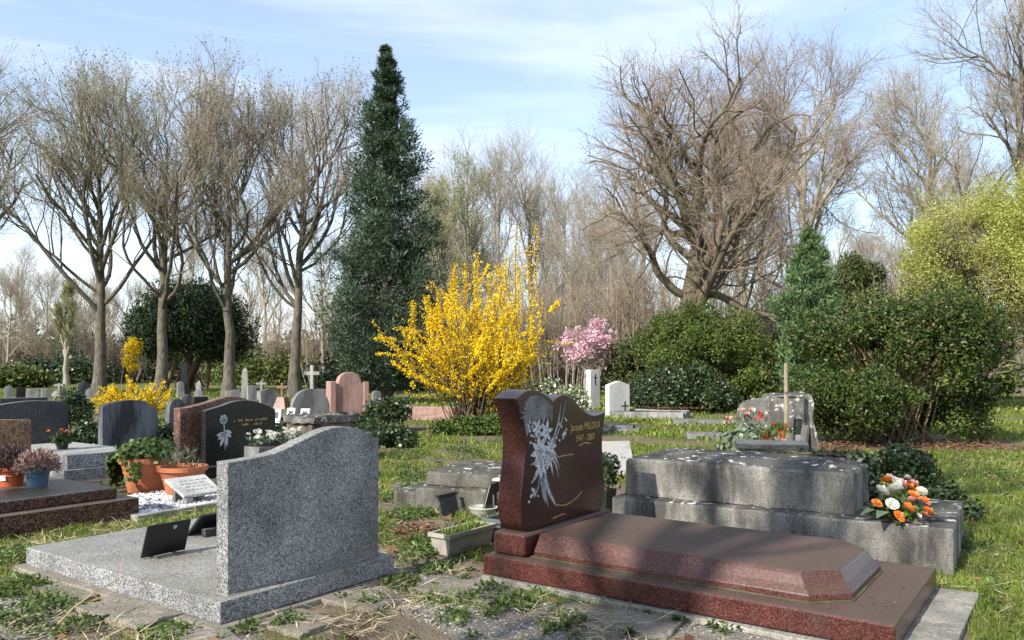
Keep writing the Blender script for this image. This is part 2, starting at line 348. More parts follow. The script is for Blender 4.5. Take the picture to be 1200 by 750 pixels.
# ------------------------------------------------------------------ plant geometry (numpy)
def unit(v): return v / np.maximum(np.linalg.norm(v, axis=-1, keepdims=True), 1e-9)
def rnd_unit(n, rg): return unit(rg.normal(size=(n, 3)))
def grow(rg, P, R, m, L, ang, K, up, wig, rmax, t0=0.3, t1=1.0, rt=0.7, shrink=0.45, out=0.0):
    N, K0, _ = P.shape
    t = t0 + (t1 - t0) * (np.arange(m)[None, :] + rg.uniform(0, 1, (N, m))) / m
    f = np.clip(t * (K0 - 1), 0, K0 - 1.001); i = f.astype(int); fr = (f - i)[..., None]
    n = np.arange(N)[:, None]
    a = P[n, i]; b = P[n, i + 1]; pos = a + (b - a) * fr; tan = unit(b - a)
    rr = R[n, i] * (1 - fr[..., 0]) + R[n, i + 1] * fr[..., 0]
    pos = pos.reshape(-1, 3); tan = tan.reshape(-1, 3); rr = rr.reshape(-1); t = t.reshape(-1)
    q = unit(np.cross(tan, rnd_unit(len(tan), rg)))
    A = ang * rg.uniform(0.65, 1.3, len(tan))[:, None]
    d = unit(tan * np.cos(A) + q * np.sin(A) + np.array([0, 0, 0.0]))
    ln = L * rg.uniform(0.6, 1.2, len(tan)) * (1 - shrink * (t - t0) / max(t1 - t0, 1e-6))
    pts = [pos]; st = (ln / (K - 1))[:, None]
    for k in range(K - 1):
        d = unit(d + np.array([0, 0, up]) / (K - 1) + wig * rg.normal(size=d.shape))
        pts.append(pts[-1] + d * st)
    r0 = np.minimum(rr * rt, rmax * rg.uniform(0.7, 1.1, len(rr)))
    R2 = r0[:, None] * np.linspace(1, 0.45, K)[None, :]
    return np.stack(pts, 1), R2
def tubes(P, R, sides, rg):
    N, K, _ = P.shape
    T = unit(np.gradient(P, axis=1)); ref = rnd_unit(N, rg)[:, None, :]
    a = unit(np.cross(T, np.broadcast_to(ref, T.shape))); b = np.cross(T, a)
    th = np.arange(sides) * 2 * np.pi / sides
    V = P[:, :, None, :] + R[:, :, None, None] * (a[:, :, None, :] * np.cos(th)[None, None, :, None] + b[:, :, None, :] * np.sin(th)[None, None, :, None])
    base = (np.arange(N) * K * sides)[:, None, None]; k = (np.arange(K - 1) * sides)[None, :, None]; s = np.arange(sides)[None, None, :]
    s2 = (s + 1) % sides
    Q = np.stack([base + k + s, base + k + s2, base + k + sides + s2, base + k + sides + s], -1).reshape(-1, 4)
    return V.reshape(-1, 3), Q
def join(parts):
    vs, qs, o = [], [], 0
    for v, q in parts: vs.append(v); qs.append(q + o); o += len(v)
    return np.concatenate(vs), np.concatenate(qs)
def leaf_quads(pos, rg, ln, wd, nrm=None, flat=0.6, axis=None, jitter=0.35):
    n = len(pos)
    if axis is None: d = rnd_unit(n, rg)
    else: d = unit(axis + jitter * rg.normal(size=(n, 3)))
    nn = rnd_unit(n, rg)
    if nrm is not None: nn = unit(nn * (1 - flat) + nrm * flat)
    s = unit(np.cross(d, nn))
    if axis is None: d = np.cross(nn, s)
    l = (ln * rg.uniform(0.65, 1.35, n))[:, None]; w_ = (wd * rg.uniform(0.65, 1.35, n))[:, None]
    mid = pos + d * l * 0.45
    V = np.stack([pos, mid + s * w_ * 0.5, pos + d * l, mid - s * w_ * 0.5], 1)
    Q = np.arange(n * 4).reshape(n, 4)
    return V.reshape(-1, 3), Q

def tree(seed, H, r, spec, trunk_top=0.8, K0=12, wig=0.05, lean=(0, 0), gnarl=0.0):
    """spec: list of (m, L, ang, K, up, wig, rmax, t0, t1); returns woody trunk mesh arrays, twig arrays, tip points"""
    rg = np.random.default_rng(seed)
    z = np.linspace(0, H * trunk_top, K0)
    off = np.cumsum(rg.normal(size=(K0, 2)) * wig, 0); off -= off[0]
    P = np.stack([off[:, 0] + lean[0] * z, off[:, 1] + lean[1] * z, z], 1)[None]
    R = (r * (1.0 - 0.78 * (z / z[-1]) ** 0.9))[None].copy(); R[0, 0] *= 1.45; R[0, 1] *= 1.05
    thick = [tubes(P, R, 10, rg)]; thin = []; tips = []
    for li, (m, L, ang, K, up, wg, rmax, t0, t1) in enumerate(spec):
        P, R = grow(rg, P, R, m, L, ang, K, up, wg, rmax, t0, t1)
        sides = (7, 5, 3, 3, 3)[min(li, 4)]
        (thick if li < 2 else thin).append(tubes(P, R, sides, rg))
        tips.append(P)
    return join(thick), join(thin), tips
def place_tree(name, loc, arrs, bm_, tm, label, cat='tree', group=None, rz=0.0, foliage=None, fm=None):
    t = thing(name, loc, rz, label, cat, group)
    (v, q), (v2, q2) = arrs
    link('trunk', np_mesh('trunk', v, q, smooth=True), bm_, t)
    link('crown', np_mesh('crown', v2, q2), tm, t)
    if foliage is not None: link('foliage', np_mesh('foliage', *foliage), fm, t)
    return t
def copy_thing(src, loc, rz, sc, label):
    c = src.copy(); COL.objects.link(c); c.location = loc; c.rotation_euler = (0, 0, rz); c.scale = sc
    c['label'] = label
    for ch in src.children:
        d = ch.copy(); COL.objects.link(d); d.parent = c
    return c
def twig_leaves(P, rg, n, ln, wd, lo=0.3):
    i = rg.integers(0, len(P), n); k = rg.integers(int(lo * P.shape[1]), P.shape[1], n)
    pos = P[i, k] + rg.normal(size=(n, 3)) * 0.03
    return leaf_quads(pos, rg, ln, wd)
def lobes(rg, n, rad, lobe_n, lobe_r, zmin=0.02, power=0.33, shell=0.75, keep=None, zlo=0.0, boxy=1.0):
    """leaf positions in a mass made of overlapping lobes spread on an ellipsoid; returns pos and outward normal"""
    rad = np.array(rad, float)
    c = rnd_unit(lobe_n, rg); c[:, 2] = np.where(c[:, 2] < 0, np.where(rg.uniform(0, 1, lobe_n) < zlo, c[:, 2], -c[:, 2]), c[:, 2])
    c = np.sign(c) * np.abs(c) ** boxy
    ctr = c * rad * (shell * rg.uniform(0.75, 1.08, lobe_n))[:, None]
    lr = lobe_r * rg.uniform(0.7, 1.3, lobe_n)
    i = rg.integers(0, lobe_n, n)
    u = rnd_unit(n, rg)
    p = ctr[i] + u * (lr[i] * rg.uniform(0, 1, n) ** power)[:, None]
    ok = p[:, 2] > zmin
    if keep is not None: ok &= keep(p)
    return p[ok], unit(u[ok] + 0.4 * unit(p[ok]))

# ------------------------------------------------------------------ ground
OX, OY = -0.185, 5.09                     # head corner of the red grave
CV, SV = math.cos(GR), math.sin(GR)
def uv(x, y): return (x-OX)*(-SV) + (y-OY)*CV, (x-OX)*CV + (y-OY)*SV      # across the row, along a grave
def sn(x, y, s, k=0.0):                   # smooth deterministic noise 0..1
    x = x / s; y = y / s
    return 0.5 + 0.17*(np.sin(1.7*x+0.6*np.sin(2.3*y+k)+k) + np.sin(2.9*y+1.1*np.sin(1.3*x+k)+1.3*k) + np.sin(3.7*x+2.6*y+2*k))
def zone(x, y):
    """0..1 grass cover and 0..1 pale gravel"""
    u_, v_ = uv(x, y)
    n = sn(x, y, 0.55, 1.0); n2 = sn(x, y, 1.7, 4.0)
    g = np.clip((n2 - 0.30) * 2.4, 0.05, 0.95)                            # far lawns, patchy
    g = np.where(y > 13, np.clip(g + 0.1, 0, 1), g)
    walk = (v_ < 2.68) & (u_ < 0.35) & (y < 7)
    g = np.where(walk, np.clip((n - 0.50) * 1.8, 0.0, 0.6), g)
    right = ((v_ > 2.66) & (y < 14)) | ((x > 2.2) & (y > 6.7) & (y < 13.0))
    g = np.where(right, np.clip(0.75 + 1.0 * (n2 - 0.4), 0.6, 1.0), g)
    strip = (x < -1.9) & (y > 4.55 + (-1.9 - x) * 0.15) & (y < 7.4)
    g = np.where(strip, np.clip(0.7 + (n - 0.4), 0.4, 1.0), g)
    corner = (x < -1.75) & (y < 3.75)
    g = np.where(corner, np.clip((n - 0.32) * 2.2, 0, 0.9), g)
    mid = (x > -1.4) & (x < 0.6) & (y > 6.2) & (y < 14) & ~right
    g = np.where(mid, np.clip(0.45 + 1.4 * (n - 0.45), 0.1, 0.95), g)
    g = np.where((x < -1.6) & (y > 7.6) & (y < 26), g * 0.55, g)
    under = (x > 4.8) & (x < 9) & (y > 12.9) & (y < 15.5)
    g = np.where(under, g * 0.12, g)
    s = np.where(walk, np.clip(0.25 + 1.5 * (sn(x, y, 0.8, 7.0) - 0.42), 0, 1), np.clip((n2 - 0.66) * 2, 0, 0.35))
    return g, s
def gz(x, y):
    near = np.clip((22 - y) / 16, 0, 1)
    return 0.022 * (sn(x, y, 0.9, 2.0) - 0.5) * near + 0.012 * (sn(x, y, 0.22, 5.0) - 0.5) * near - 0.012
xs = np.concatenate([-np.geomspace(900, 9, 26), np.linspace(-8.4, 8.4, 300), np.geomspace(9, 900, 26)])
ys = np.concatenate([np.linspace(-60, 1.6, 14), np.linspace(1.9, 14, 210), np.geomspace(14.3, 1200, 60)])
X, Y = np.meshgrid(xs, ys); Z = gz(X, Y)
nx, ny = len(xs), len(ys)
idx = np.arange(nx * ny).reshape(ny, nx)
gq = np.stack([idx[:-1, :-1], idx[:-1, 1:], idx[1:, 1:], idx[1:, :-1]], -1).reshape(-1, 4)
gme = np_mesh('ground', np.stack([X, Y, Z], -1).reshape(-1, 3), gq, smooth=True)
gg, gs = zone(X, Y)
att = gme.color_attributes.new('cover', 'FLOAT_COLOR', 'POINT')
att.data.foreach_set('color', np.stack([gg, gs, gg * 0, gg * 0 + 1], -1).reshape(-1).astype(np.float32))
b = NB('ground')
at = b.n('ShaderNodeAttribute', attribute_name='cover'); sx = b.n('ShaderNodeSeparateColor'); b.l(at.outputs['Color'], sx.inputs[0])
dirt = b.mix(b.noise(3.5, 8, rough=0.7), (0.085, 0.066, 0.046), (0.25, 0.20, 0.142))
grv = b.ramp(b.voro(70, 'Distance'), [(0.1, (0.40, 0.375, 0.34)), (0.55, (0.20, 0.185, 0.16))])
turf = b.mix(b.noise(6, 6), (0.06, 0.075, 0.018), (0.15, 0.165, 0.04))
c = b.mix(b.ramp(b.mul(sx.outputs[1], b.mul(b.noise(9, 5), 0.8), 'ADD'), [(0.55, 0.0), (0.8, 0.9)]), dirt, grv)
c = b.mix(b.ramp(b.mul(sx.outputs[0], b.mul(b.noise(7, 6), 0.5), 'ADD'), [(0.42, 0.0), (0.72, 0.92)]), c, turf)
b.bump(b.mul(b.noise(45, 6, rough=0.7), b.mul(b.voro(60, 'Distance'), 0.6), 'ADD'), 0.9, 0.03)
b.fin(c, 0.95, 0.15)
ground = tag(link('ground', gme, b.m), kind='structure')

# concrete path behind the tomb
pm = MB()
A = [G(600, 556), G(745, 556), G(738, 518), G(640, 519)]
pm.hexa([(p.x, p.y, -0.02) for p in A], [(p.x, p.y, 0.022) for p in A])
tag(pm.out('path', M['path'], bevel=0.008), kind='structure')

# paving slabs in the walkway
pav = thing('paving', (0, 0, 0)); tag(pav, kind='structure')
def pslab(cx, cy, l, wd, rz, z=0.02):
    o_ = MB().box(-l/2, l/2, -wd/2, wd/2, -0.04, z)
    o_.out('paving_slab', M['paving'], pav, bevel=0.012, sub=5, jit=0.022, jsc=6, loc=(cx, cy, 0), rz=rz)
for px, py, l, wd, dz in [(95, 690, 0.55, 0.34, 0.004), (165, 716, 0.62, 0.42, 0.022), (330, 724, 0.62, 0.30, 0.0), (420, 702, 0.5, 0.28, 0.006), (545, 690, 0.62, 0.36, 0.002), (720, 724, 0.7, 0.34, -0.002), (230, 748, 0.5, 0.3, 0.004)]:
    p = G(px, py); pslab(p.x, p.y, l, wd, GR + random.uniform(-0.12, 0.12), 0.008 + dz)

# ------------------------------------------------------------------ red grave (foreground right)
def resample(pts, n):
    pts = [Vector((*p, 0)) for p in pts]; out = []
    for i in range(len(pts) - 1):
        p0 = pts[max(i-1, 0)]; p1 = pts[i]; p2 = pts[i+1]; p3 = pts[min(i+2, len(pts)-1)]
        for k in range(n):
            t = k / n
            q = 0.5*((2*p1)+(-p0+p2)*t+(2*p0-5*p1+4*p2-p3)*t*t+(-p0+3*p1-3*p2+p3)*t**3)
            out.append((q.x, q.y))
    out.append((pts[-1].x, pts[-1].y)); return out
red = thing('grave_monument', (OX, OY, 0), GR, 'dark red granite grave with shield-shaped headstone and engraved silver bouquet', 'grave')
MB().box(0.0, 2.63, -0.03, 1.36, -0.05, 0.025).out('footing', M['footing'], red, bevel=0.012, sub=7, jit=0.014, jsc=7)
MB().box(0.0, 2.41, 0.0, 1.31, 0.026, 0.15).out('base', M['red_granite'], red, bevel=0.012)
MB().box(0.025, 0.275, 0.07, 1.22, 0.152, 0.295).out('plinth', M['red_granite'], red, bevel=0.028, seg=4)
def oct_ring(x0, x1, y0, y1, c, z): return [(x0, y0, z), (x1-c, y0, z), (x1, y0+c, z), (x1, y1-c, z), (x1-c, y1, z), (x0, y1, z)]
sb = MB(); sb.loft([oct_ring(0.30, 2.16, 0.13, 1.20, 0.17, 0.1525), oct_ring(0.30, 2.155, 0.133, 1.197, 0.17, 0.185), oct_ring(0.30, 2.12, 0.165, 1.165, 0.165, 0.225), oct_ring(0.30, 2.09, 0.195, 1.135, 0.16, 0.27), oct_ring(0.30, 2.08, 0.21, 1.12, 0.155, 0.287)])
slab = sb.out('slab', M['red_granite'], red, bevel=0.006)
MB().loft([oct_ring(0.285, 2.168, 0.122, 1.208, 0.17, 0.1508), oct_ring(0.285, 2.168, 0.122, 1.208, 0.17, 0.157)]).out('joint', M['moss_joint'], red)
left = resample([(0.155, 0.297), (0.10, 0.36), (0.085, 0.50), (0.115, 0.68), (0.135, 0.82), (0.12, 0.96), (0.07, 1.08), (0.035, 1.15)], 5)
top = resample([(0.035, 1.15), (0.14, 1.195), (0.26, 1.20), (0.38, 1.165), (0.47, 1.12)], 5)[1:] + resample([(0.47, 1.12), (0.53, 1.15), (0.62, 1.16), (0.72, 1.125), (0.86, 1.045), (1.0, 1.0), (1.12, 1.005), (1.19, 1.02)], 5)[1:]
right = resample([(1.19, 1.02), (1.165, 0.93), (1.14, 0.82), (1.145, 0.68), (1.165, 0.52), (1.16, 0.38), (1.11, 0.297)], 5)[1:]
hs = MB(); hs.prism(left + top + right, 0.055, 0.235)
head = hs.out('headstone', M['red_granite_polished'], red, bevel=0.006)
# engraving: leaf, petal, ray and berry shapes in thin relief on the face
EX = 0.2365
eg = MB()
def rel(pts, z=0.002, m=None):
    m = m or eg
    m.hexa([(EX - 0.003, p[0], p[1]) for p in pts], [(EX + z, p[0], p[1]) for p in pts])
def blade(m, base, tip, wd, bend=0.0, z=0.002, n=7):
    b0 = Vector(base); t = Vector(tip); d = t - b0; s = Vector((-d.y, d.x)).normalized(); L = []; R = []
    for k in range(n + 1):
        f = k / n; c = b0 + d * f + s * bend * math.sin(math.pi * f); w_ = wd * math.sin(math.pi * (0.08 + 0.92 * f)) ** 0.8 * 0.5 if k < n else 0.0005
        L.append((c + s * w_)); R.append((c - s * w_))
    rel([tuple(p) for p in L] + [tuple(p) for p in R[::-1]], z, m)
cx, cz = 0.335, 0.80
for tip, wd, bd in [((0.26, 0.53), 0.05, 0.02), ((0.36, 0.45), 0.05, -0.02), ((0.52, 0.40), 0.055, -0.05), ((0.40, 0.42), 0.05, -0.03), ((0.20, 0.60), 0.04, 0.02), ((0.23, 0.50), 0.03, 0.03), ((0.53, 0.60), 0.03, 0.05), ((0.54, 0.66), 0.035, 0.05), ((0.52, 0.74), 0.04, 0.04), ((0.46, 0.62), 0.045, 0.03), ((0.50, 0.86), 0.035, -0.02), ((0.56, 1.10), 0.022, -0.05), ((0.62, 1.12), 0.014, -0.06), ((0.19, 0.72), 0.03, 0.01)]:
    blade(eg, (cx, cz - 0.03), tip, wd * 0.72, bd)
eg.out('engraved_leaves', M['silver_leaf'], head)
def flower(c, r, n, name, mat):
    m = MB()
    for k in range(n):
        a = 2 * math.pi * k / n + 0.2
        blade(m, c, (c[0] + r * math.cos(a), c[1] + r * math.sin(a)), r * 0.36, 0.0, 0.0045)
    m.out(name, mat, head)
for c, r, n in [((0.30, 0.80), 0.11, 8), ((0.37, 0.92), 0.085, 6), ((0.43, 0.81), 0.07, 6), ((0.31, 0.70), 0.085, 7), ((0.40, 0.73), 0.065, 6), ((0.27, 0.95), 0.065, 6)]:
    flower(c, r, n, 'engraved_flower', M['silver'])
bm_ = MB(); rr = random.Random(3)
for k in range(46):
    if k < 18: y, z = rr.uniform(0.16, 0.26), rr.uniform(0.86, 1.0)
    elif k < 34: y, z = rr.uniform(0.50, 0.63), rr.uniform(0.84, 1.0)
    else: y, z = rr.uniform(0.17, 0.28), rr.uniform(0.48, 0.60)
    s_ = rr.uniform(0.006, 0.011)
    rel([(y + s_*math.cos(a*math.pi/3), z + s_*math.sin(a*math.pi/3)) for a in range(6)], 0.003, bm_)
tag(bm_.out('engraved_berries', M['silver'], head), kind='stuff')
ry = MB()
sunc = (0.185, 1.045)
for k in range(13):
    a = math.radians(-62 + k * 21); 
    blade(ry, (sunc[0] + 0.02*math.cos(a), sunc[1] + 0.02*math.sin(a)), (sunc[0] + 0.115*math.cos(a), sunc[1] + 0.115*math.sin(a)), 0.008, 0, 0.0028, 4)
ry.out('engraved_rays', M['silver_ray'], head)
wash = MB()
rel([(0.125, 0.985)] + resample([(0.115, 1.06), (0.16, 1.145), (0.25, 1.165), (0.36, 1.14), (0.455, 1.09)], 5) + [(0.455, 1.0), (0.43, 0.98), (0.415, 1.03), (0.395, 0.96), (0.375, 1.02), (0.34, 0.97), (0.315, 1.03), (0.30, 0.965), (0.27, 1.02), (0.245, 0.96), (0.21, 1.0), (0.18, 0.955), (0.155, 0.90)], 0.001, wash)
wash.out('engraved_sky', M['silver_dim'], head)
for pts, wd in [(resample([(0.46, 0.435), (0.60, 0.405), (0.74, 0.425), (0.84, 0.47)], 6), 0.006), (resample([(0.50, 0.74), (0.62, 0.745), (0.72, 0.742)], 4), 0.006), (resample([(0.46, 0.335), (0.55, 0.345), (0.62, 0.343)], 3), 0.006), (resample([(0.80, 0.795), (0.88, 0.81), (0.96, 0.80)], 3), 0.007)]:
    rel([(p[0], p[1] + wd/2) for p in pts] + [(p[0], p[1] - wd/2) for p in pts[::-1]], 0.002, arc := MB()); arc.out('engraved_flourish', M['gold'], head)
def lettering(txt, size, mat, parent, x, y, z, name='lettering', sx=1.0):
    cu = bpy.data.curves.new(name, 'FONT'); cu.body = txt; cu.size = size; cu.extrude = 0.0015; cu.align_x = 'CENTER'; cu.resolution_u = 3
    o = bpy.data.objects.new(name, cu); COL.objects.link(o)
    dg = bpy.context.evaluated_depsgraph_get(); me = bpy.data.meshes.new_from_object(o.evaluated_get(dg))
    bpy.data.objects.remove(o)
    mt = Matrix(((0, 0, 1, x), (sx, 0, 0, y), (0, 1, 0, z), (0, 0, 0, 1)))
    me.transform(mt); return link(name, me, mat, parent)
lettering('Jacques MELOUX', 0.072, M['gold'], head, EX + 0.001, 0.895, 0.905, sx=0.80)
lettering('1947 - 2007', 0.066, M['gold'], head, EX + 0.001, 0.885, 0.825, sx=0.85)

# ------------------------------------------------------------------ grey grave (foreground left)
gx, gy = -1.50, 4.09
grey = thing('grave_monument', (gx, gy, 0), GR, 'speckled grey granite grave seen from behind its wave-topped headstone', 'grave')
MB().box(-2.22, 0.05, -0.06, 1.36, -0.05, 0.022).out('footing', M['paving'], grey, bevel=0.01, sub=4, jit=0.012)
MB().box(-2.16, 0.0, 0.0, 1.28, 0.024, 0.14).out('slab', M['grey_granite'], grey, bevel=0.006)
wave = resample([(0.095, 0.845), (0.24, 0.85), (0.42, 0.872), (0.60, 0.925), (0.76, 0.972), (0.88, 0.985), (1.0, 0.972), (1.11, 0.935), (1.21, 0.885)], 6)
hs = MB(); hs.prism([(0.095, 0.142)] + wave + [(1.21, 0.142)], -0.17, -0.07)
hs.out('headstone', M['grey_granite'], grey, bevel=0.004)
jl = MB(); jl.box(-0.175, -0.062, 0.088, 1.218, 0.1405, 0.1455); jl.out('joint', M['footing'], grey)

def to_local(t, p):                       # world point into a thing's frame
    d = Vector(p) - t.location; c, s = math.cos(-t.rotation_euler[2]), math.sin(-t.rotation_euler[2])
    return Vector((d.x*c - d.y*s, d.x*s + d.y*c, d.z))
# plaques on the grey slab
p = G(162, 655, 0.14)
pl = thing('memorial_plaque', (p.x, p.y, 0.1415), GR, 'black square plaque standing on a wire easel on grey slab', 'plaque')
m = MB(); m.hexa([(0.02, 0, 0.006), (0.036, 0, 0.006), (0.036, 0.30, 0.006), (0.02, 0.30, 0.006)], [(0.085, 0.01, 0.215), (0.101, 0.01, 0.215), (0.101, 0.305, 0.215), (0.085, 0.305, 0.215)])
m.out('panel', M['black_gloss'], pl, bevel=0.003)
m = MB()
for y in (0.07, 0.22):
    m.tube([(0.0, y, 0.006), (0.11, y, 0.006)], 0.005); m.tube([(0.0, y, 0.006), (0.012, y, 0.03)], 0.004)
m.tube([(0.11, 0.07, 0.007), (0.11, 0.22, 0.007)], 0.004)
m.out('easel', M['metal'], pl)
m = MB(); n_ = Vector((0.209, 0, -0.079)).normalized(); c_ = Vector((0.0905, 0.195, 0.180)) + n_ * 0.0005
ring = [c_ + Vector((0.079*0, 1, 0)) * 0.014 * math.cos(a*math.pi/6) + Vector((0.30, 0, 0.954)) * 0.014 * math.sin(a*math.pi/6) for a in range(12)]
m.hexa(ring, [q + n_ * 0.002 for q in ring]); m.out('sticker', M['silver'], pl)
p = G(222, 628, 0.14)
pl = thing('memorial_plaque', (p.x, p.y, 0.1415), GR, 'dark tilted plaque lying propped on a block behind grey headstone', 'plaque')
m = MB(); m.hexa([(-0.02, -0.02, 0.002), (0.0, -0.02, 0.002), (0.0, 0.34, 0.002), (-0.02, 0.34, 0.002)], [(0.13, 0.0, 0.165), (0.15, 0.0, 0.155), (0.15, 0.36, 0.155), (0.13, 0.36, 0.165)])
m.out('panel', M['black_gloss'], pl, bevel=0.003)
MB().box(0.10, 0.15, 0.03, 0.30, 0.0, 0.055).out('block', M['dark_granite'], pl, bevel=0.004)

# ------------------------------------------------------------------ big two-tier tomb (right)
tomb = thing('tomb', (0.81, 6.458, 0), math.radians(-32), 'massive weathered grey concrete tomb in two tiers with white lichen', 'tomb')
MB().box(0.0, 2.43, 0.0, 1.25, -0.05, 0.30).out('lower_tier', M['old_concrete'], tomb, bevel=0.022, seg=2, jit=0.005, jsc=9, sub=11)
u2 = MB(); u2.loft([[(x, y, z) for x, y in ((0.05+i, 0.15+i), (1.80-i, 0.15+i), (1.80-i, 1.07-i), (0.05+i, 1.07-i))] for z, i in ((0.302, 0.0), (0.575, 0.006), (0.60, 0.02), (0.635, 0.22))])
u2.out('upper_tier', M['old_concrete'], tomb, bevel=0.012, seg=2, sub=9, jit=0.005, jsc=9)

# ------------------------------------------------------------------ low tomb (centre)
p = G(487, 597)
ct = thing('tomb', (p.x, p.y, 0), math.radians(-20), 'low mossy grey two-tier tomb behind the beige trough', 'tomb')
MB().box(0.0, 1.35, 0.0, 0.95, -0.04, 0.215).out('lower_tier', M['mossy_concrete'], ct, bevel=0.02, sub=6, jit=0.012, jsc=4)
m = MB(); m.loft([[(x, y, z) for x, y in ((0.05+i, 0.10+i), (1.3-i, 0.10+i), (1.3-i, 0.9-i), (0.05+i, 0.9-i))] for z, i in ((0.217, 0.0), (0.345, 0.008), (0.385, 0.13))])
m.out('upper_tier', M['mossy_concrete'], ct, bevel=0.015, sub=6, jit=0.014, jsc=4)
MB().box(-0.32, -0.02, 0.15, 0.8, -0.04, 0.14).out('kerb_block', M['mossy_concrete'], ct, bevel=0.02, sub=4, jit=0.015, jsc=4)

# ------------------------------------------------------------------ left graves
def shape_stone(outline, x0, x1, mat, name, parent, bevel=0.008, **k):
    m = MB(); m.prism(outline, x0, x1); return m.out(name, mat, parent, bevel=bevel, **k)
# maroon grave, far left
p = G(163, 583, 0.18)
lg = thing('grave_monument', (p.x, p.y, 0), GR, 'maroon granite grave with ochre headstone and two heather pots on it', 'grave')
MB().box(-2.15, 0.0, -1.45, 0.0, -0.03, 0.18).out('base', M['maroon_granite'], lg, bevel=0.008)
MB().box(-2.0, -0.13, -1.30, -0.13, 0.182, 0.275).out('slab', M['maroon_granite'], lg, bevel=0.012)
shape_stone([(-1.25, 0.185)] + resample([(-1.25, 0.72), (-1.0, 0.80), (-0.6, 0.83), (-0.03, 0.80)], 4) + [(-0.03, 0.185)], -2.13, -2.005, M['ochre_granite'], 'headstone', lg)
# pale two-tier tomb with dark headstone
p = G(75, 563)
lt = thing('tomb', (p.x, p.y, 0), GR, 'pale grey granite two-tier tomb with dark headstone, left of ivy pot', 'tomb')
MB().box(-2.0, 0.0, 0.0, 1.05, -0.03, 0.115).out('lower_tier', M['pale_granite'], lt, bevel=0.008)
MB().frus(-1.92, -0.06, 0.06, 0.99, 0.117, 0.285, 0.012).out('upper_tier', M['pale_granite'], lt, bevel=0.008)
shape_stone([(0.05, 0.117)] + resample([(0.05, 0.78), (0.12, 0.84), (0.5, 0.88), (0.9, 0.86), (1.0, 0.80)], 4) + [(1.0, 0.117)], -2.1, -1.99, M['dark_granite'], 'headstone', lt)
# dark slab headstone behind at the left edge
def headstone(name, px0, px1, ytop, ybase, Y, mat, outline, label, thick=0.12, rz=GR, wd=None, group=None, cat='gravestone', base=None, zb=-0.03):
    """stands on the ground; near-left edge at px0; faces along the rows"""
    x = (px0 - 600) / F * Y; H_ = EYE - (ytop - HZ) * Y / F
    t = thing(name, (x, Y, 0), rz, label, cat, group)
    if wd is None:
        c, s = -math.sin(rz), math.cos(rz); k = (px1 - 600) / F      # x+c*w = k*(Y+s*w)
        wd = abs((k * Y - x) / (c - k * s)) if abs(c - k*s) > 1e-3 else 0.8
        wd = min(max(wd, 0.3), 1.6)
    if Y > 13: t.rotation_euler = (0.03*math.sin(px0*1.3), 0.03*math.cos(px0*2.1), rz)
    pts = [(a * wd, zb + (H_ - zb) * b_) for a, b_ in outline]
    shape_stone(pts, -thick, 0.0, mat, 'slab', t)
    if base:
        MB().box(-thick - 0.06, 0.06, -0.06, wd + 0.06, zb, base).out('plinth', mat, t, bevel=0.01)
    return t
FLAT = [(0, 0), (0, 1), (1, 1), (1, 0)]
ARCH = [(0, 0)] + [(0.5 - 0.5*math.cos(a), 0.80 + 0.2*math.sin(a)) for a in np.linspace(0, math.pi, 13)] + [(1, 0)]
ROUND = [(0, 0)] + [(0.5 - 0.5*math.cos(a), 0.55 + 0.45*math.sin(a)) for a in np.linspace(0, math.pi, 17)] + [(1, 0)]
GABLE = [(0, 0), (0, 0.9), (0.5, 1.0), (1, 0.9), (1, 0)]
SHOULDER = [(0, 0), (0, 0.80), (0.10, 0.80)] + [(0.5 - 0.36*math.cos(a), 0.80 + 0.2*math.sin(a)) for a in np.linspace(0, math.pi, 13)] + [(0.90, 0.80), (1, 0.80), (1, 0)]
WAVE = [(0, 0), (0, 0.88)] + resample([(0.08, 0.88), (0.3, 0.93), (0.55, 1.0), (0.75, 0.98), (0.92, 0.88)], 4) + [(1, 0.86), (1, 0)]
headstone('gravestone', 0, 56, 467, 520, 12.6, M['dark_granite'], FLAT, 'dark rectangular gravestone at the left edge behind ochre headstone')
headstone('gravestone', 120, 186, 470, 525, 11.0, M['slate_weathered'], [(0, 0), (0, 0.9)] + resample([(0.02, 0.92), (0.2, 0.975), (0.45, 1.0), (0.72, 0.985), (0.80, 0.95), (0.9, 0.86), (0.99, 0.84)], 3) + [(1, 0)], 'blue grey streaked gravestone standing under the small yellow bush')
headstone('gravestone', 197, 214, 467, 500, 13.5, M['slate_weathered'], ARCH, 'narrow dark weathered gravestone right of small yellow bush')
# brown granite and black granite headstones
t = headstone('gravestone', 211, 262, 467, 545, 9.8, M['brown_granite'], WAVE, 'brown granite wave-topped gravestone close behind the polished black one', 0.14, wd=1.22, base=0.15)
Yb = 9.75; xb = (241 - 600) / F * Yb
bk = thing('gravestone', (xb, Yb, 0), GR, 'polished black gravestone with white rose engraving and gold lettering', 'gravestone')
ol = [(0, 0.0), (0, 0.81)] + resample([(0.05, 0.825), (0.2, 0.86), (0.38, 0.91), (0.55, 0.92), (0.75, 0.885), (0.98, 0.79)], 5) + [(1.0, 0.0)]
bhd = shape_stone([(a * 1.06, z) for a, z in ol], -0.1, 0.0, M['black_granite'], 'slab', bk, 0.006)
MB().box(-0.2, 0.1, -0.08, 1.14, -0.03, 0.13).out('plinth', M['black_granite'], bk, bevel=0.01)
EX = 0.0
m = MB()
for c, r in (((0.25, 0.70), 0.06), ((0.26, 0.675), 0.045), ((0.235, 0.68), 0.04)):
    for k in range(6):
        a = k * math.pi / 3 + r * 20; blade(m, c, (c[0] + r*math.cos(a), c[1] + r*math.sin(a)), r * 0.7, 0, 0.003)
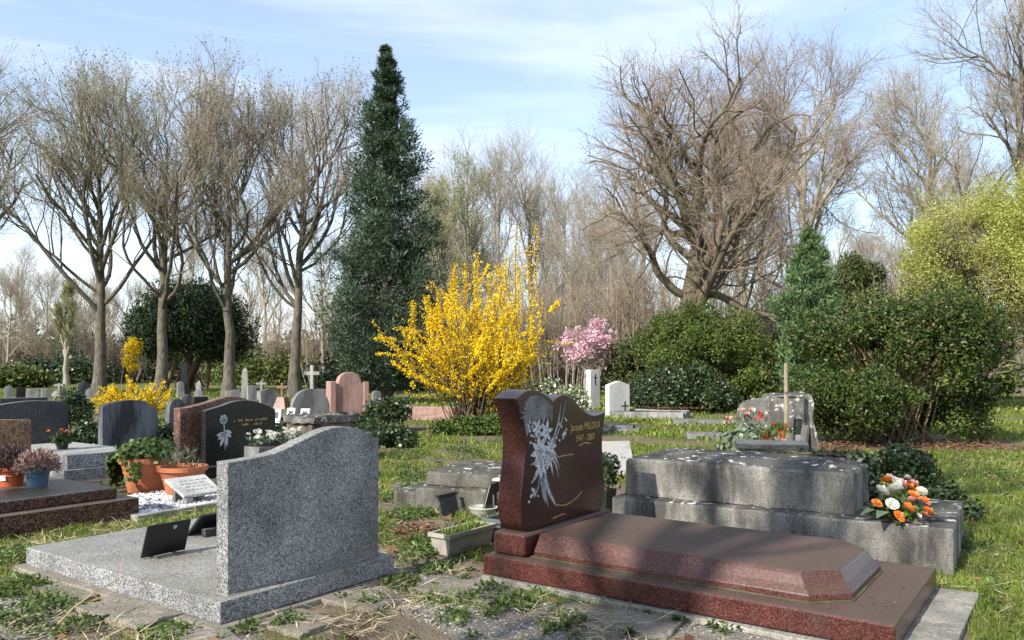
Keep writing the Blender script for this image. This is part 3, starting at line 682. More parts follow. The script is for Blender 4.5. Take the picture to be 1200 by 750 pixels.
for tip in ((0.15, 0.50), (0.17, 0.45), (0.37, 0.52), (0.36, 0.46), (0.20, 0.36), (0.30, 0.35)): blade(m, (0.255, 0.53), tip, 0.05, 0.01, 0.003)
blade(m, (0.25, 0.66), (0.27, 0.30), 0.018, 0.01, 0.003)
m.out('engraved_rose', M['silver'], bhd)
m = MB(); r2 = random.Random(9)
for z, y0, y1, hgt in ((0.655, 0.40, 0.90, 0.03), (0.60, 0.52, 0.62, 0.03), (0.60, 0.70, 0.82, 0.03)):
    y = y0
    while y < y1:
        w_ = r2.uniform(0.008, 0.02); h_ = hgt * r2.choice((0.65, 0.65, 1.0))
        if r2.random() > 0.12: rel([(y, z), (y + w_, z), (y + w_, z + h_), (y, z + h_)], 0.002, m)
        y += w_ + 0.008
tag(m.out('lettering', M['gold'], bhd), kind='stuff')

# stone planter with white flowers before the black stone
p = Wp(287, 540, 9.35)
pt = thing('planter', (p.x, p.y, 0), GR, 'grey stone trough of white flowers before the black gravestone', 'planter')
MB().box(-0.02, 0.26, 0, 0.72, -0.03, 0.42).out('trough', M['grey_stone'], pt, bevel=0.01)
MB().box(0.01, 0.23, 0.03, 0.69, 0.418, 0.43).out('soil', M['soil'], pt)
rg = np.random.default_rng(3)
pos = np.stack([rg.uniform(0, 0.26, 420), rg.uniform(0, 0.72, 420), 0.43 + rg.uniform(0, 0.12, 420)], 1)
v, q = leaf_quads(pos, rg, 0.06, 0.025); link('foliage', np_mesh('foliage', v, q), M['greyleaf'], pt)
def blossom_mesh(name, rg, r, n, cup=0.5):
    """a cup of overlapping petals, outer to inner"""
    vs, qs = [], []
    for ring in range(3):
        rr_ = r * (1 - 0.28 * ring); k = n - ring
        for i in range(k):
            a = 2 * math.pi * (i + 0.5 * ring) / k + rg.uniform(-0.1, 0.1); h = cup * r * (0.35 + 0.4 * ring)
            d = np.array([math.cos(a), math.sin(a), 0]); s_ = np.array([-math.sin(a), math.cos(a), 0]); w_ = rr_ * 0.62
            o = len(vs)
            vs += [d * r * 0.08, d * rr_ * 0.62 + s_ * w_ + [0, 0, h * 0.6], d * rr_ + s_ * w_ * 0.5 + [0, 0, h * 1.1], d * rr_ - s_ * w_ * 0.5 + [0, 0, h * 1.1], d * rr_ * 0.62 - s_ * w_ + [0, 0, h * 0.6]]
            qs += [(o, o+1, o+2, o+3), (o, o+3, o+4, o)]
    tr = [(q_[0], q_[1], q_[2]) for q_ in qs] + [(q_[0], q_[2], q_[3]) for q_ in qs if q_[3] != q_[0]]
    return np_mesh(name, np.array(vs), None, np.array(tr))
bl = [blossom_mesh('blossom', rg, 1.0, 6, 0.6) for _ in range(3)]
def blossom(parent, mat, loc, r, tilt=(0, 0, 0), name='blossom'):
    me = bl[random.randrange(3)]
    me2 = blossom.cache.get((me.name, mat.name))
    if me2 is None:
        me2 = me.copy(); me2.materials.clear(); me2.materials.append(mat); blossom.cache[(me.name, mat.name)] = me2
    o = bpy.data.objects.new(name, me2); COL.objects.link(o); o.parent = parent; o.location = loc; o.scale = (r, r, r); o.rotation_euler = tilt
    return o
blossom.cache = {}
for k in range(44):
    blossom(pt, M['white_petal'], (random.uniform(0.0, 0.27), random.uniform(0.0, 0.73), 0.48 + random.uniform(0, 0.11)), random.uniform(0.022, 0.038), (random.uniform(-0.5, 0.5), random.uniform(0, 0.9), 0))

# terracotta pots with plants
def potprof(rb, rt, h, lip, rim): return [(rb*0.9, 0), (rb, 0.0), (rb + (rt-rb)*0.55, h*0.55), (rb + (rt-rb)*0.57+0.006, h*0.56), (rb + (rt-rb)*0.6, h*0.6), (rt, h - rim), (rt + lip, h - rim), (rt + lip*1.2, h), (rt - 0.012, h), (rt - 0.02, h - 0.05), (0.01, h - 0.055)]
def pot(name, loc, rb, rt, h, mat, label, lip=0.018, rim=0.05, cat='flower pot', sy=1.0, soil=True, rz=0.0):
    t = thing(name, loc, rz, label, cat)
    MB().lathe(potprof(rb, rt, h, lip, rim), 32, sy=sy).out('vessel', mat, t, smooth=False)
    if soil: MB().lathe([(rt*0.9, h-0.05), (rt*0.92, h-0.045), (rt*0.5, h-0.035), (0.01, h-0.03)], 20, sy=sy).out('soil', M['soil'], t)
    return t
p = G(170, 575)
t = pot('flower_pot', (p.x, p.y, 0), 0.175, 0.245, 0.37, M['terracotta'], 'tall terracotta pot overflowing with trailing ivy', rim=0.06)
rg = np.random.default_rng(21)
n = 800; a = rg.uniform(0, 2*np.pi, n); r_ = 0.31*np.sqrt(rg.uniform(0, 1, n)); pos = np.stack([r_*np.cos(a), r_*np.sin(a), 0.385 + 0.13*(1-(r_/0.33)**2) + rg.normal(size=n)*0.03], 1)
# trailing strands, mostly on the left side
tr = []
for k in range(26):
    a0 = rg.normal(math.pi*0.98, 0.38); rr_ = 0.28 + rg.uniform(0, 0.06); L = rg.uniform(0.08, 0.36)
    zz = np.linspace(0, L, 26); tr.append(np.stack([(rr_+0.04)*np.cos(a0)+rg.normal(size=26)*0.02, (rr_+0.04)*np.sin(a0)+rg.normal(size=26)*0.02, 0.38-zz], 1))
for k in range(5):
    a0 = rg.normal(-math.pi/2 + 0.1, 0.2); zz = np.linspace(0, 0.2, 10)
    tr.append(np.stack([0.265*np.cos(a0)+rg.normal(size=10)*0.02, 0.265*np.sin(a0)-0.005+rg.normal(size=10)*0.01, 0.36-zz], 1))
pos = np.concatenate([pos] + tr); nr = unit(pos*np.array([1, 1, 0.6]))
v, q = leaf_quads(pos, rg, 0.055, 0.05, nr, 0.6); link('foliage', np_mesh('foliage', v, q), M['weed'], t)
p = G(214, 579)
t = pot('flower_pot', (p.x, p.y, 0), 0.16, 0.235, 0.30, M['terracotta'], 'wide terracotta bowl with sparse grey herb, right of the ivy pot', rim=0.045)
n = 130; a = rg.uniform(0, 2*np.pi, n); r_ = 0.18*np.sqrt(rg.uniform(0, 1, n)); pos = np.stack([r_*np.cos(a) - 0.03, r_*np.sin(a), 0.28 + rg.uniform(0, 0.17, n)], 1)
v, q = leaf_quads(pos, rg, 0.09, 0.015, None, axis=np.array([[0, 0, 1.0]]), jitter=0.6); link('foliage', np_mesh('foliage', v, q), M['greyleaf'], t)
def heather(t, r, h0, h1, mat, n, rg):
    a = rnd_unit(n, rg); a[:, 2] = np.abs(a[:, 2]); rr_ = rg.uniform(0.25, 1, n) ** 0.5
    pos = a * rr_[:, None] * np.array([r, r, h1 - h0]) + np.array([0, 0, h0])
    v, q = leaf_quads(pos, rg, 0.04, 0.014, None, axis=unit(a + [0, 0, 0.5]), jitter=0.5); link('foliage', np_mesh('foliage', v, q), mat, t)
    m = MB(); r3 = random.Random(n)
    for k in range(14):
        an = r3.uniform(0, 6.28); e = r3.uniform(0.3, 0.9)
        m.tube([(0, 0, h0 - 0.03), (0.4*r*math.cos(an)*e, 0.4*r*math.sin(an)*e, (h0+h1)/2), (r*math.cos(an)*e, r*math.sin(an)*e, h0 + (h1-h0)*0.8)], 0.003, 4)
    m.out('stem', M['stem'], t)
p = G(12, 569, 0.277)
t = pot('flower_pot', (p.x, p.y, 0.277), 0.10, 0.118, 0.17, M['orange_plastic'], 'orange plastic pot of dark dry heather with white price sticker', 0.012, 0.03)
heather(t, 0.2, 0.15, 0.36, M['heather_dark'], 1500, rg)
m = MB(); m.box(-0.02, 0.03, -0.116, -0.1135, 0.06, 0.105); m.out('sticker', M['white_paint'], t)
p = G(44, 570, 0.277)
t = pot('flower_pot', (p.x, p.y, 0.277), 0.078, 0.10, 0.16, M['blue_plastic'], 'small blue plastic pot of faded pink dried heather', 0.01, 0.025)
heather(t, 0.18, 0.14, 0.33, M['heather_pink'], 1300, rg)
# flowers at the foot of the dark headstone, on the pale tomb
p = Wp(73, 527, 10.3)
t = thing('potted_flowers', (p.x, p.y, 0.2855), 0, 'small bunch of orange and green flowers against the dark headstone', 'flowers')
MB().lathe([(0.06, 0), (0.08, 0.1), (0.075, 0.1), (0.01, 0.09)], 14).out('vessel', M['dark_plastic'], t)
pos, nr = lobes(rg, 300, (0.16, 0.12, 0.16), 8, 0.06); v, q = leaf_quads(pos + [0, 0, 0.08], rg, 0.06, 0.03, nr); link('foliage', np_mesh('foliage', v, q), M['weed'], t)
for k in range(7): blossom(t, M['pink_petal'] if k % 2 else M['orange_petal'], (random.uniform(-0.15, 0.15), random.uniform(-0.12, 0.05), 0.2 + random.uniform(0, 0.07)), 0.03)

# white gravel grave bed with its kerb and the tilted stone plaque
p0 = G(250, 594)
bed = thing('gravel_bed', (p0.x, p0.y, 0), GR, 'white gravel grave bed with a low concrete kerb beside terracotta pots', 'grave')
MB().box(0.0, 0.07, -0.72, 0.9, -0.02, 0.045).out('kerb', M['footing'], bed, bevel=0.008, sub=3, jit=0.006)
MB().box(-1.3, 0.07, -0.80, -0.722, -0.02, 0.045).out('kerb', M['footing'], bed, bevel=0.008, sub=3, jit=0.006)
def pebbles(name, pts, rg, size, mat, parent=None, flat=0.6):
    n = len(pts); base = np.array([[1,0,0],[0,1,0],[-1,0,0],[0,-1,0],[0,0,1],[0,0,-1]], float)
    s = size * rg.uniform(0.55, 1.4, (n, 1, 1)) * np.array([1, 1, flat]) * rg.uniform(0.7, 1.25, (n, 1, 3)); a = rg.uniform(0, 6.28, n)
    V = base[None] * s; x = V[..., 0]*np.cos(a)[:, None] - V[..., 1]*np.sin(a)[:, None]; y = V[..., 0]*np.sin(a)[:, None] + V[..., 1]*np.cos(a)[:, None]
    V = np.stack([x, y, V[..., 2]], -1) + pts[:, None, :]
    T = np.array([[0,1,4],[1,2,4],[2,3,4],[3,0,4]]); T = (np.arange(n)[:, None, None]*6 + T[None]).reshape(-1, 3)
    return link(name, np_mesh(name, V.reshape(-1, 3), None, T, smooth=True), mat, parent)
n = 5200; pts = np.stack([rg.uniform(-1.25, 0.0, n), rg.uniform(-0.72, 0.8, n), rg.uniform(0.0, 0.02, n)], 1)
dk = (sn(pts[:, 0]*3, pts[:, 1]*3, 0.8, 3.0) > 0.52) & (pts[:, 1] < -0.25)
tag(pebbles('pebbles', pts[~dk], rg, 0.016, M['pebble'], bed), kind='stuff')
tag(pebbles('pebbles', pts[dk], rg, 0.016, M['dark_pebble'], bed), kind='stuff')
p = G(215, 588, 0.04)
tp = thing('memorial_plaque', (p.x, p.y, 0.02), GR, 'pale inscribed stone tablet tilted on the white gravel', 'plaque')
m = MB(); m.hexa([(0.0, 0.0, 0.05), (-0.30, -0.02, 0.19), (-0.30, 0.42, 0.19), (0.0, 0.42, 0.05)], [(0.015, 0.0, 0.08), (-0.285, -0.02, 0.22), (-0.285, 0.42, 0.22), (0.015, 0.42, 0.08)])
m.out('tablet', M['bright_stone'], tp, bevel=0.004)
m = MB(); r2 = random.Random(4)
nrm_ = Vector((0.14, 0, 0.30)).normalized()
for row in range(4):
    y = 0.07 + 0.03*r2.random()
    while y < 0.34:
        L_ = r2.uniform(0.02, 0.06); f0 = 0.22 + row*0.17; f1 = f0 + 0.06
        q4 = [Vector((0.015 - 0.30*f, yy, 0.08 + 0.14*f)) + nrm_*0.0006 for f, yy in ((f0, y), (f0, y+L_), (f1, y+L_), (f1, y))]
        m.hexa(q4, [v_ + nrm_*0.0015 for v_ in q4]); y += L_ + 0.02
m.out('inscription', M['marker'], tp)
MB().box(-0.05, 0.02, 0.02, 0.09, -0.01, 0.052).out('foot_block', M['white_stone'], tp, bevel=0.004)
MB().box(-0.27, -0.22, 0.05, 0.38, -0.01, 0.15).out('rear_support', M['white_stone'], tp, bevel=0.004)

# ------------------------------------------------------------------ troughs and plaques behind the grey stone
def trough(name, loc, rz, L_, W_, H_, mat, label, wall=0.014):
    t = thing(name, loc, rz, label, 'planter')
    m = MB(); i = 0.025
    m.loft([[(i, i, 0), (W_-i, i, 0), (W_-i, L_-i, 0), (i, L_-i, 0)], [(0.006, 0.006, H_-0.03), (W_-0.006, 0.006, H_-0.03), (W_-0.006, L_-0.006, H_-0.03), (0.006, L_-0.006, H_-0.03)],
            [(-0.008, -0.008, H_-0.028), (W_+0.008, -0.008, H_-0.028), (W_+0.008, L_+0.008, H_-0.028), (-0.008, L_+0.008, H_-0.028)], [(-0.008, -0.008, H_), (W_+0.008, -0.008, H_), (W_+0.008, L_+0.008, H_), (-0.008, L_+0.008, H_)],
            [(wall, wall, H_), (W_-wall, wall, H_), (W_-wall, L_-wall, H_), (wall, L_-wall, H_)], [(wall+0.01, wall+0.01, H_-0.05), (W_-wall-0.01, wall+0.01, H_-0.05), (W_-wall-0.01, L_-wall-0.01, H_-0.05), (wall+0.01, L_-wall-0.01, H_-0.05)]])
    m.out('vessel', mat, t)
    m = MB(); m.box(wall+0.008, W_-wall-0.008, wall+0.008, L_-wall-0.008, H_-0.06, H_-0.042); m.out('soil', M['soil'], t, sub=4, jit=0.008, jsc=20)
    return t
p = G(503, 649)
t = trough('planter', (p.x, p.y, 0), GR, 0.54, 0.19, 0.155, M['beige_plastic'], 'beige plastic trough with weedy soil in front of low tomb')
n = 160; pos = np.stack([rg.uniform(0.03, 0.16, n), rg.uniform(0.05, 0.5, n), np.full(n, 0.125)], 1)
v, q = leaf_quads(pos, rg, 0.07, 0.014, None, axis=np.array([[0, 0, 1.0]]), jitter=0.6); link('weeds', np_mesh('weeds', v, q), M['grass'], t)
p = G(566, 633)
t = trough('planter', (p.x + 0.0, p.y + 0.02, 0), GR, 0.50, 0.17, 0.17, M['grey_plastic'], 'dark grey plastic trough squeezed between beige trough and red plinth')
p = G(518, 614)
bp = thing('memorial_plaque', (p.x - 0.03, p.y + 0.25, 0.0), GR, 'small black plaque on the ground behind beige trough', 'plaque')
m = MB(); m.hexa([(0, 0, 0), (0.02, 0, 0), (0.02, 0.24, 0), (0, 0.24, 0)], [(-0.05, 0, 0.18), (-0.03, 0, 0.18), (-0.03, 0.24, 0.18), (-0.05, 0.24, 0.18)]); m.out('panel', M['dark_granite'], bp, bevel=0.003)
MB().box(-0.052, -0.018, -0.01, 0.25, 0.181, 0.205).out('cap', M['black_gloss'], bp, bevel=0.003)
p = G(553, 612)
dish = thing('grave_ornament', (p.x + 0.09, p.y + 0.27, 0.0), GR, 'open book-like black ornament on white round dish, by red headstone', 'ornament')
MB().lathe([(0.09, 0), (0.12, 0.06), (0.135, 0.085), (0.125, 0.09), (0.105, 0.07), (0.01, 0.065)], 24).out('dish', M['white_plastic'], dish)
m = MB(); m.hexa([(0.03, -0.06, 0.068), (0.05, -0.06, 0.068), (0.05, 0.16, 0.068), (0.03, 0.16, 0.068)], [(0.03, 0.04, 0.29), (0.05, 0.04, 0.29), (0.05, 0.27, 0.29), (0.03, 0.27, 0.29)]); m.out('tablet', M['black_gloss'], dish, bevel=0.004)
MB().lathe([(0.03, 0.293), (0.06, 0.31), (0.055, 0.325), (0.01, 0.335)], 14, c=(0.04, 0.17)).out('cap', M['white_plastic'], dish)
MB().tube([(0.11, 0.02, 0.0), (0.10, 0.02, 0.20)], 0.010).out('prop', M['metal'], dish)

# dark planter with evergreen, between red headstone and tomb
p = G(708, 600)
t = thing('planter', (p.x, p.y + 0.12, 0), GR, 'square black planter with a clipped dark evergreen right of red headstone', 'planter')
MB().hexa([(-0.08, -0.08, 0), (0.08, -0.08, 0), (0.08, 0.08, 0), (-0.08, 0.08, 0)], [(-0.10, -0.10, 0.20), (0.10, -0.10, 0.20), (0.10, 0.10, 0.20), (-0.10, 0.10, 0.20)]).out('vessel', M['dark_plastic'], t, bevel=0.006)
n = 1100; pos = np.stack([rg.uniform(-0.14, 0.14, n), rg.uniform(-0.14, 0.14, n), rg.uniform(0.22, 0.52, n)], 1); nr = unit(pos - [0, 0, 0.35])
v, q = leaf_quads(pos, rg, 0.045, 0.025, nr); link('foliage', np_mesh('foliage', v, q), M['ivy'], t)
n = 90; pos = np.stack([rg.uniform(-0.1, 0.1, n), rg.uniform(-0.12, -0.05, n), rg.uniform(0.2, 0.26, n)], 1)
v, q = leaf_quads(pos, rg, 0.06, 0.015); link('trailing_leaves', np_mesh('trailing_leaves', v, q), M['dry_grass'], t)

# ivy creeping over the tomb top
iv = thing('ivy', tomb.location, tomb.rotation_euler[2], 'ivy strands creeping over the back right edge of the tomb top', 'ivy')
rg = np.random.default_rng(88); n = 1500; xx = 1.84 - np.abs(rg.normal(size=n))*0.28; yy = 1.10 - np.abs(rg.normal(size=n))*0.13; zz = 0.615 + np.clip((0.25 - np.minimum(1.8 - xx, 1.07 - yy))*-0.03, -0.02, 0.03) + rg.uniform(0.0, 0.035, n)
drop = (xx > 1.78) | (yy > 1.06); zz = np.where(drop, 0.62 - rg.uniform(0, 0.32, n), zz); v, q = leaf_quads(np.stack([xx, yy, zz], 1), rg, 0.045, 0.036, np.array([[0.3, -0.2, 1.0]]), 0.5); link('foliage', np_mesh('foliage', v, q), M['ivy'], iv)
m = MB()
for k in range(9):
    x_ = 1.0 + k*0.1; m.tube([(1.84, 1.09, 0.3), (1.82, 1.05, 0.62), (1.6 - 0.04*k, 1.0 - 0.02*k, 0.645), (x_, 0.86 + 0.02*(k % 3), 0.65)], 0.005, 4)
m.out('stem', M['stem'], iv)

# bouquet on the tomb's lower tier
p = G(1060, 612, 0.305)
bq = thing('bouquet', (p.x, p.y + 0.14, 0.303), 0, 'bouquet of orange roses, white lilies and pink blooms on the tomb ledge', 'bouquet')
rr = random.Random(8)
pos, nr = lobes(rg, 420, (0.2, 0.16, 0.15), 12, 0.07, 0.005); v, q = leaf_quads(pos, rg, 0.075, 0.035, nr); link('foliage', np_mesh('foliage', v, q), M['weed'], bq)
spots = [(-0.17, -0.10, 0.12, 'orange_petal', 0.038), (-0.055, -0.17, 0.045, 'orange_petal', 0.045), (0.02, -0.15, 0.10, 'orange_petal', 0.042), (0.15, -0.15, 0.07, 'orange_petal', 0.047), (0.16, -0.09, 0.135, 'orange_petal', 0.04), (0.08, -0.10, 0.175, 'orange_petal', 0.044), (0.09, -0.03, 0.22, 'orange_petal', 0.042), (-0.05, 0.0, 0.26, 'orange_petal', 0.046), (0.125, -0.16, 0.055, 'orange_petal', 0.03),
         (-0.12, -0.07, 0.20, 'white_petal', 0.05), (-0.02, -0.06, 0.21, 'white_petal', 0.052), (-0.08, -0.13, 0.12, 'white_petal', 0.045), (0.0, -0.02, 0.25, 'white_petal', 0.045), (0.17, -0.03, 0.19, 'white_petal', 0.04), (0.08, -0.17, 0.045, 'white_petal', 0.028), (-0.02, 0.03, 0.28, 'white_petal', 0.03), (0.10, 0.02, 0.28, 'white_petal', 0.025),
         (0.05, 0.0, 0.24, 'pink_petal', 0.045), (0.13, 0.0, 0.235, 'pink_petal', 0.045), (0.055, -0.12, 0.15, 'pink_petal', 0.03)]
for x, y, z, mt, r in spots:
    blossom(bq, M[mt], (x, y, z), r, (rr.uniform(0.5, 1.0), rr.uniform(-0.2, 0.2) + x * 1.5, rr.uniform(0, 3)))
m = MB()
for k, (a, L_) in enumerate([(-0.25, 0.20), (0.1, 0.2), (-0.5, 0.18), (3.3, 0.16), (3.8, 0.16)]):
    d = Vector((math.cos(a), math.sin(a), 0)); s_ = Vector((-d.y, d.x, 0)); c_ = d * 0.12 + Vector((0, -0.04, 0.05))
    V = [c_ - s_*0.008, c_ + d*L_*0.5 - s_*0.045 + Vector((0, 0, 0.03)), c_ + d*L_ + Vector((0, 0, -0.01)), c_ + d*L_*0.5 + s_*0.045 + Vector((0, 0, 0.03)), c_ + s_*0.008]
    m = MB(); m.hexa(V, [v_ + Vector((0, 0, 0.003)) for v_ in V]); m.out('broad_leaf', M['greyleaf'], bq)

# ------------------------------------------------------------------ gravestones further back
def curb(name, px0, py0, L_, W_, H_, mat, label, rz=GR, cat='grave', fill=None):
    p = G(px0, py0); t = thing(name, (p.x, p.y, 0), rz, label, cat)
    MB().box(0, L_, 0, W_, -0.03, H_).out('slab', mat, t, bevel=0.02, sub=3, jit=0.015, jsc=3)
    if fill: MB().box(0.12, L_-0.12, 0.12, W_-0.12, H_+0.002, H_+0.06).out('upper_slab', fill, t, bevel=0.015, sub=2, jit=0.01)
    return t
# brown rough tomb with crusted top, right of the black stone
p = Wp(336, 520, 11.3)
t = thing('tomb', (p.x, p.y, 0), GR, 'brown rough stone block with crusty pale top, right of the black gravestone', 'tomb')
MB().box(0, 0.55, 0, 0.75, -0.03, 0.56).out('block', M['brown_rock'], t, bevel=0.02, sub=5, jit=0.03, jsc=5)
MB().box(-0.04, 0.60, -0.04, 0.8, 0.56, 0.66).out('capstone', M['rough_rock'], t, bevel=0.02, sub=5, jit=0.035, jsc=6)
# round grey stone, porcelain plaques on a dark grave
headstone('gravestone', 342, 386, 455, 486, 17.0, M['grey_stone'], ROUND, 'grey round-topped gravestone left of the pink sandstone one', 0.16, rz=math.radians(-55))
Yd = 15.0; p = Wp(262, 492, Yd)
t = thing('tomb', (p.x, p.y, 0), math.radians(-12), 'low black granite tomb with porcelain plaques behind the black gravestone', 'tomb')
MB().box(0, 1.45, 0, 0.9, -0.03, 0.42).out('slab', M['black_granite'], t, bevel=0.02)
for k, (px, py, w_, h_, mt) in enumerate([(316, 480, 0.20, 0.13, 'white_paint'), (335, 478, 0.16, 0.15, 'white_paint'), (351, 478, 0.18, 0.14, 'silver')]):
    p = Wp(px, 484, 14.6)
    pq = thing('memorial_plaque', (p.x, p.y, p.z - 0.18), math.radians(-12), ['white porcelain book plaque, left of three behind the black gravestone', 'white porcelain plaque, middle of three behind the black gravestone', 'framed photo plaque before the round grey gravestone'][k], 'plaque')
    m = MB(); m.hexa([(0, 0, 0), (w_, 0, 0), (w_, 0.03, 0), (0, 0.03, 0)], [(0, 0.05, h_ + 0.12), (w_, 0.05, h_ + 0.12), (w_, 0.08, h_ + 0.12), (0, 0.08, h_ + 0.12)]); m.out('panel', M[mt], pq, bevel=0.006)
    m = MB(); m.hexa([(0.04, 0.012, 0.09), (w_-0.04, 0.012, 0.09), (w_-0.04, 0.018, 0.09), (0.04, 0.018, 0.09)], [(0.04, 0.035, h_ + 0.07), (w_-0.04, 0.035, h_ + 0.07), (w_-0.04, 0.045, h_ + 0.07), (0.04, 0.045, h_ + 0.07)]); m.out('picture', M['dark_granite'], pq)
    MB().box(0, w_, 0.0, 0.07, -p.z + 0.18 - 0.02, -0.001).out('stand', M['black_granite'], pq)
# pink sandstone headstone
Yp = 20.5; p = Wp(388, 492, Yp)
t = thing('gravestone', (p.x, p.y, 0), math.radians(-58), 'pink sandstone gravestone with rounded centre and square side pillars', 'gravestone')
shape_stone([(a*0.92 + 0.05, z) for a, z in [(0.06, -0.03), (0.06, 0.92), (0.16, 0.92)] + [(0.5 - 0.34*math.cos(k), 0.94 + 0.28*math.sin(k)) for k in np.linspace(0, math.pi, 15)] + [(0.84, 0.92), (0.94, 0.92), (0.94, -0.03)]], -0.22, 0.0, M['pink_sandstone'], 'slab', t, 0.02)
MB().box(-0.30, 0.06, -0.04, 0.12, -0.03, 0.98).out('pillar', M['pink_sandstone'], t, bevel=0.02)
MB().box(-0.26, 0.05, 0.88, 1.02, -0.03, 0.96).out('pillar', M['pink_sandstone'], t, bevel=0.02)
# pink kerb block beneath the big forsythia
p = G(464, 492)
t = thing('grave_kerb', (p.x, p.y, 0), math.radians(-14), 'worn pink sandstone kerb block left under the big forsythia', 'grave')
MB().box(0, 0.42, 0, 0.5, -0.03, 0.36).out('block', M['pink_sandstone'], t, bevel=0.02, sub=3, jit=0.02, jsc=4)
MB().box(0.422, 1.6, 0.02, 0.46, -0.03, 0.34).out('block', M['pink_sandstone'], t, bevel=0.02, sub=3, jit=0.03, jsc=4)
# white headstone with its kerb, and the white pillar with a cross niche
Yw = 21.5; p = Wp(714, 488, Yw)
t = thing('gravestone', (p.x, p.y, 0), math.radians(-22), 'white gabled gravestone with long low kerb before the dark hedge', 'gravestone')
shape_stone([(a*0.68, z) for a, z in [(0, -0.03), (0, 0.86), (0.5, 0.97), (1, 0.86), (1, -0.03)]], -0.2, 0.0, M['bright_stone'], 'slab', t, 0.012, rz=math.radians(-40))
MB().box(0.02, 2.0, -0.1, 0.05, -0.03, 0.16).out('kerb', M['white_stone'], t, bevel=0.02, sub=2, jit=0.02)
MB().box(0.02, 2.0, 0.75, 0.9, -0.03, 0.18).out('kerb', M['white_stone'], t, bevel=0.02, sub=2, jit=0.02)
MB().box(1.9, 2.05, 0.06, 0.74, -0.03, 0.17).out('kerb', M['white_stone'], t, bevel=0.02, sub=2, jit=0.02)
MB().box(0.05, 1.88, 0.06, 0.74, -0.03, 0.15).out('bed', M['soil'], t, sub=3, jit=0.02)
p = G(717, 487); t = thing('grave_cross', (p.x + 0.3, p.y - 0.5, 0), 0, 'small black iron cross in the grass before the white gravestone', 'cross')
MB().box(-0.02, 0.02, -0.015, 0.015, -0.03, 0.42).out('upright', M['black_gloss'], t); MB().box(-0.10, 0.10, -0.014, 0.014, 0.27, 0.31).out('crossbar', M['black_gloss'], t)
Yq = 26.0; p = Wp(692, 470, Yq)
t = thing('gravestone', (p.x, p.y, 0), math.radians(-55), 'bright white square pillar gravestone with dark cross, below the pink cherry', 'gravestone')
MB().box(-0.24, 0.0, 0.0, 0.42, -0.03, 1.26).out('pillar', M['bright_stone'], t, bevel=0.015)
m = MB(); m.box(-0.001, 0.004, 0.19, 0.23, 0.75, 1.12); m.box(-0.001, 0.0035, 0.15, 0.27, 0.98, 1.02); m.out('cross', M['black_gloss'], t)
curb('grave_kerb', 697, 506, 0.9, 0.8, 0.07, M['grey_stone'], 'flat grey grave slab in the grass just right of red headstone', math.radians(-14), fill=M['slate_weathered'])
curb('grave_kerb', 790, 497, 1.5, 0.7, 0.09, M['grey_stone'], 'thin grey kerb lying before the dark round hedge', math.radians(-10))
curb('grave_kerb', 805, 514, 1.2, 0.5, 0.09, M['grey_stone'], 'grey flat stone in the grass left of the cyclamen bed', math.radians(-8))
# rock-like headstone with pot, post and lantern behind the big tomb
Yr = 11.6; p = Wp(869, 508, Yr)
t = thing('gravestone', (p.x, p.y, 0), math.radians(-6), 'rough lichen-spotted rock gravestone behind wooden post', 'gravestone')
rk = [(0, -0.03), (0, 0.72), (0.05, 0.80), (0.2, 0.89), (0.42, 0.93), (0.7, 0.96), (0.95, 0.98), (1.02, 0.90), (1.04, 0.5), (1.04, -0.03)]
m = MB(); m.hexa([(a, 0.0, z) for a, z in rk], [(a, 0.28, z) for a, z in rk]); m.out('slab', M['rough_rock'], t, bevel=0.04, sub=4, jit=0.05, jsc=4)
p = Wp(921, 505, 11.0); 
t = thing('post', (p.x, p.y, 0), 0, 'thin wooden post standing before the rough rock gravestone', 'post')
MB().tube([(0, 0, -0.03), (0.004, 0, 0.7), (0.0, 0, 1.40)], [0.032, 0.03, 0.027], 8).out('shaft', M['wood_post'], t); MB().tube([(0, 0, 0.98), (0.002, 0, 1.01)], 0.034, 8).out('wire_band', M['metal'], t)
p = Wp(935, 502, 11.2)
t = thing('grave_lantern', (p.x, p.y, 0), math.radians(-15), 'small dark grave lantern right of the wooden post', 'lantern')
MB().box(-0.07, 0.07, -0.06, 0.06, -0.03, 0.40).out('pedestal', M['grey_stone'], t, bevel=0.01); MB().frus(-0.06, 0.06, -0.05, 0.05, 0.402, 0.62, 0.006).out('glass', M['black_gloss'], t, bevel=0.005); MB().frus(-0.07, 0.07, -0.06, 0.06, 0.622, 0.67, 0.05).out('lid', M['metal'], t)
p = Wp(950, 512, 9.8)
t = thing('grave_ornament', (p.x, p.y, 0), 0.3, 'grey stone A-shaped fragment leaning beside the right hedge', 'ornament')
m = MB(); m.hexa([(-0.17, 0, -0.02), (-0.10, 0, -0.02), (-0.10, 0.12, -0.02), (-0.17, 0.12, -0.02)], [(-0.05, 0, 0.63), (0.0, 0, 0.63), (0.0, 0.1, 0.63), (-0.05, 0.1, 0.63)]); m.out('slab', M['mossy_concrete'], t, bevel=0.01)
m = MB(); m.hexa([(0.12, 0.01, -0.02), (0.20, 0.01, -0.02), (0.20, 0.11, -0.02), (0.12, 0.11, -0.02)], [(0.002, 0.01, 0.60), (0.05, 0.01, 0.60), (0.05, 0.09, 0.60), (0.002, 0.09, 0.60)]); m.out('slab', M['mossy_concrete'], t, bevel=0.01)
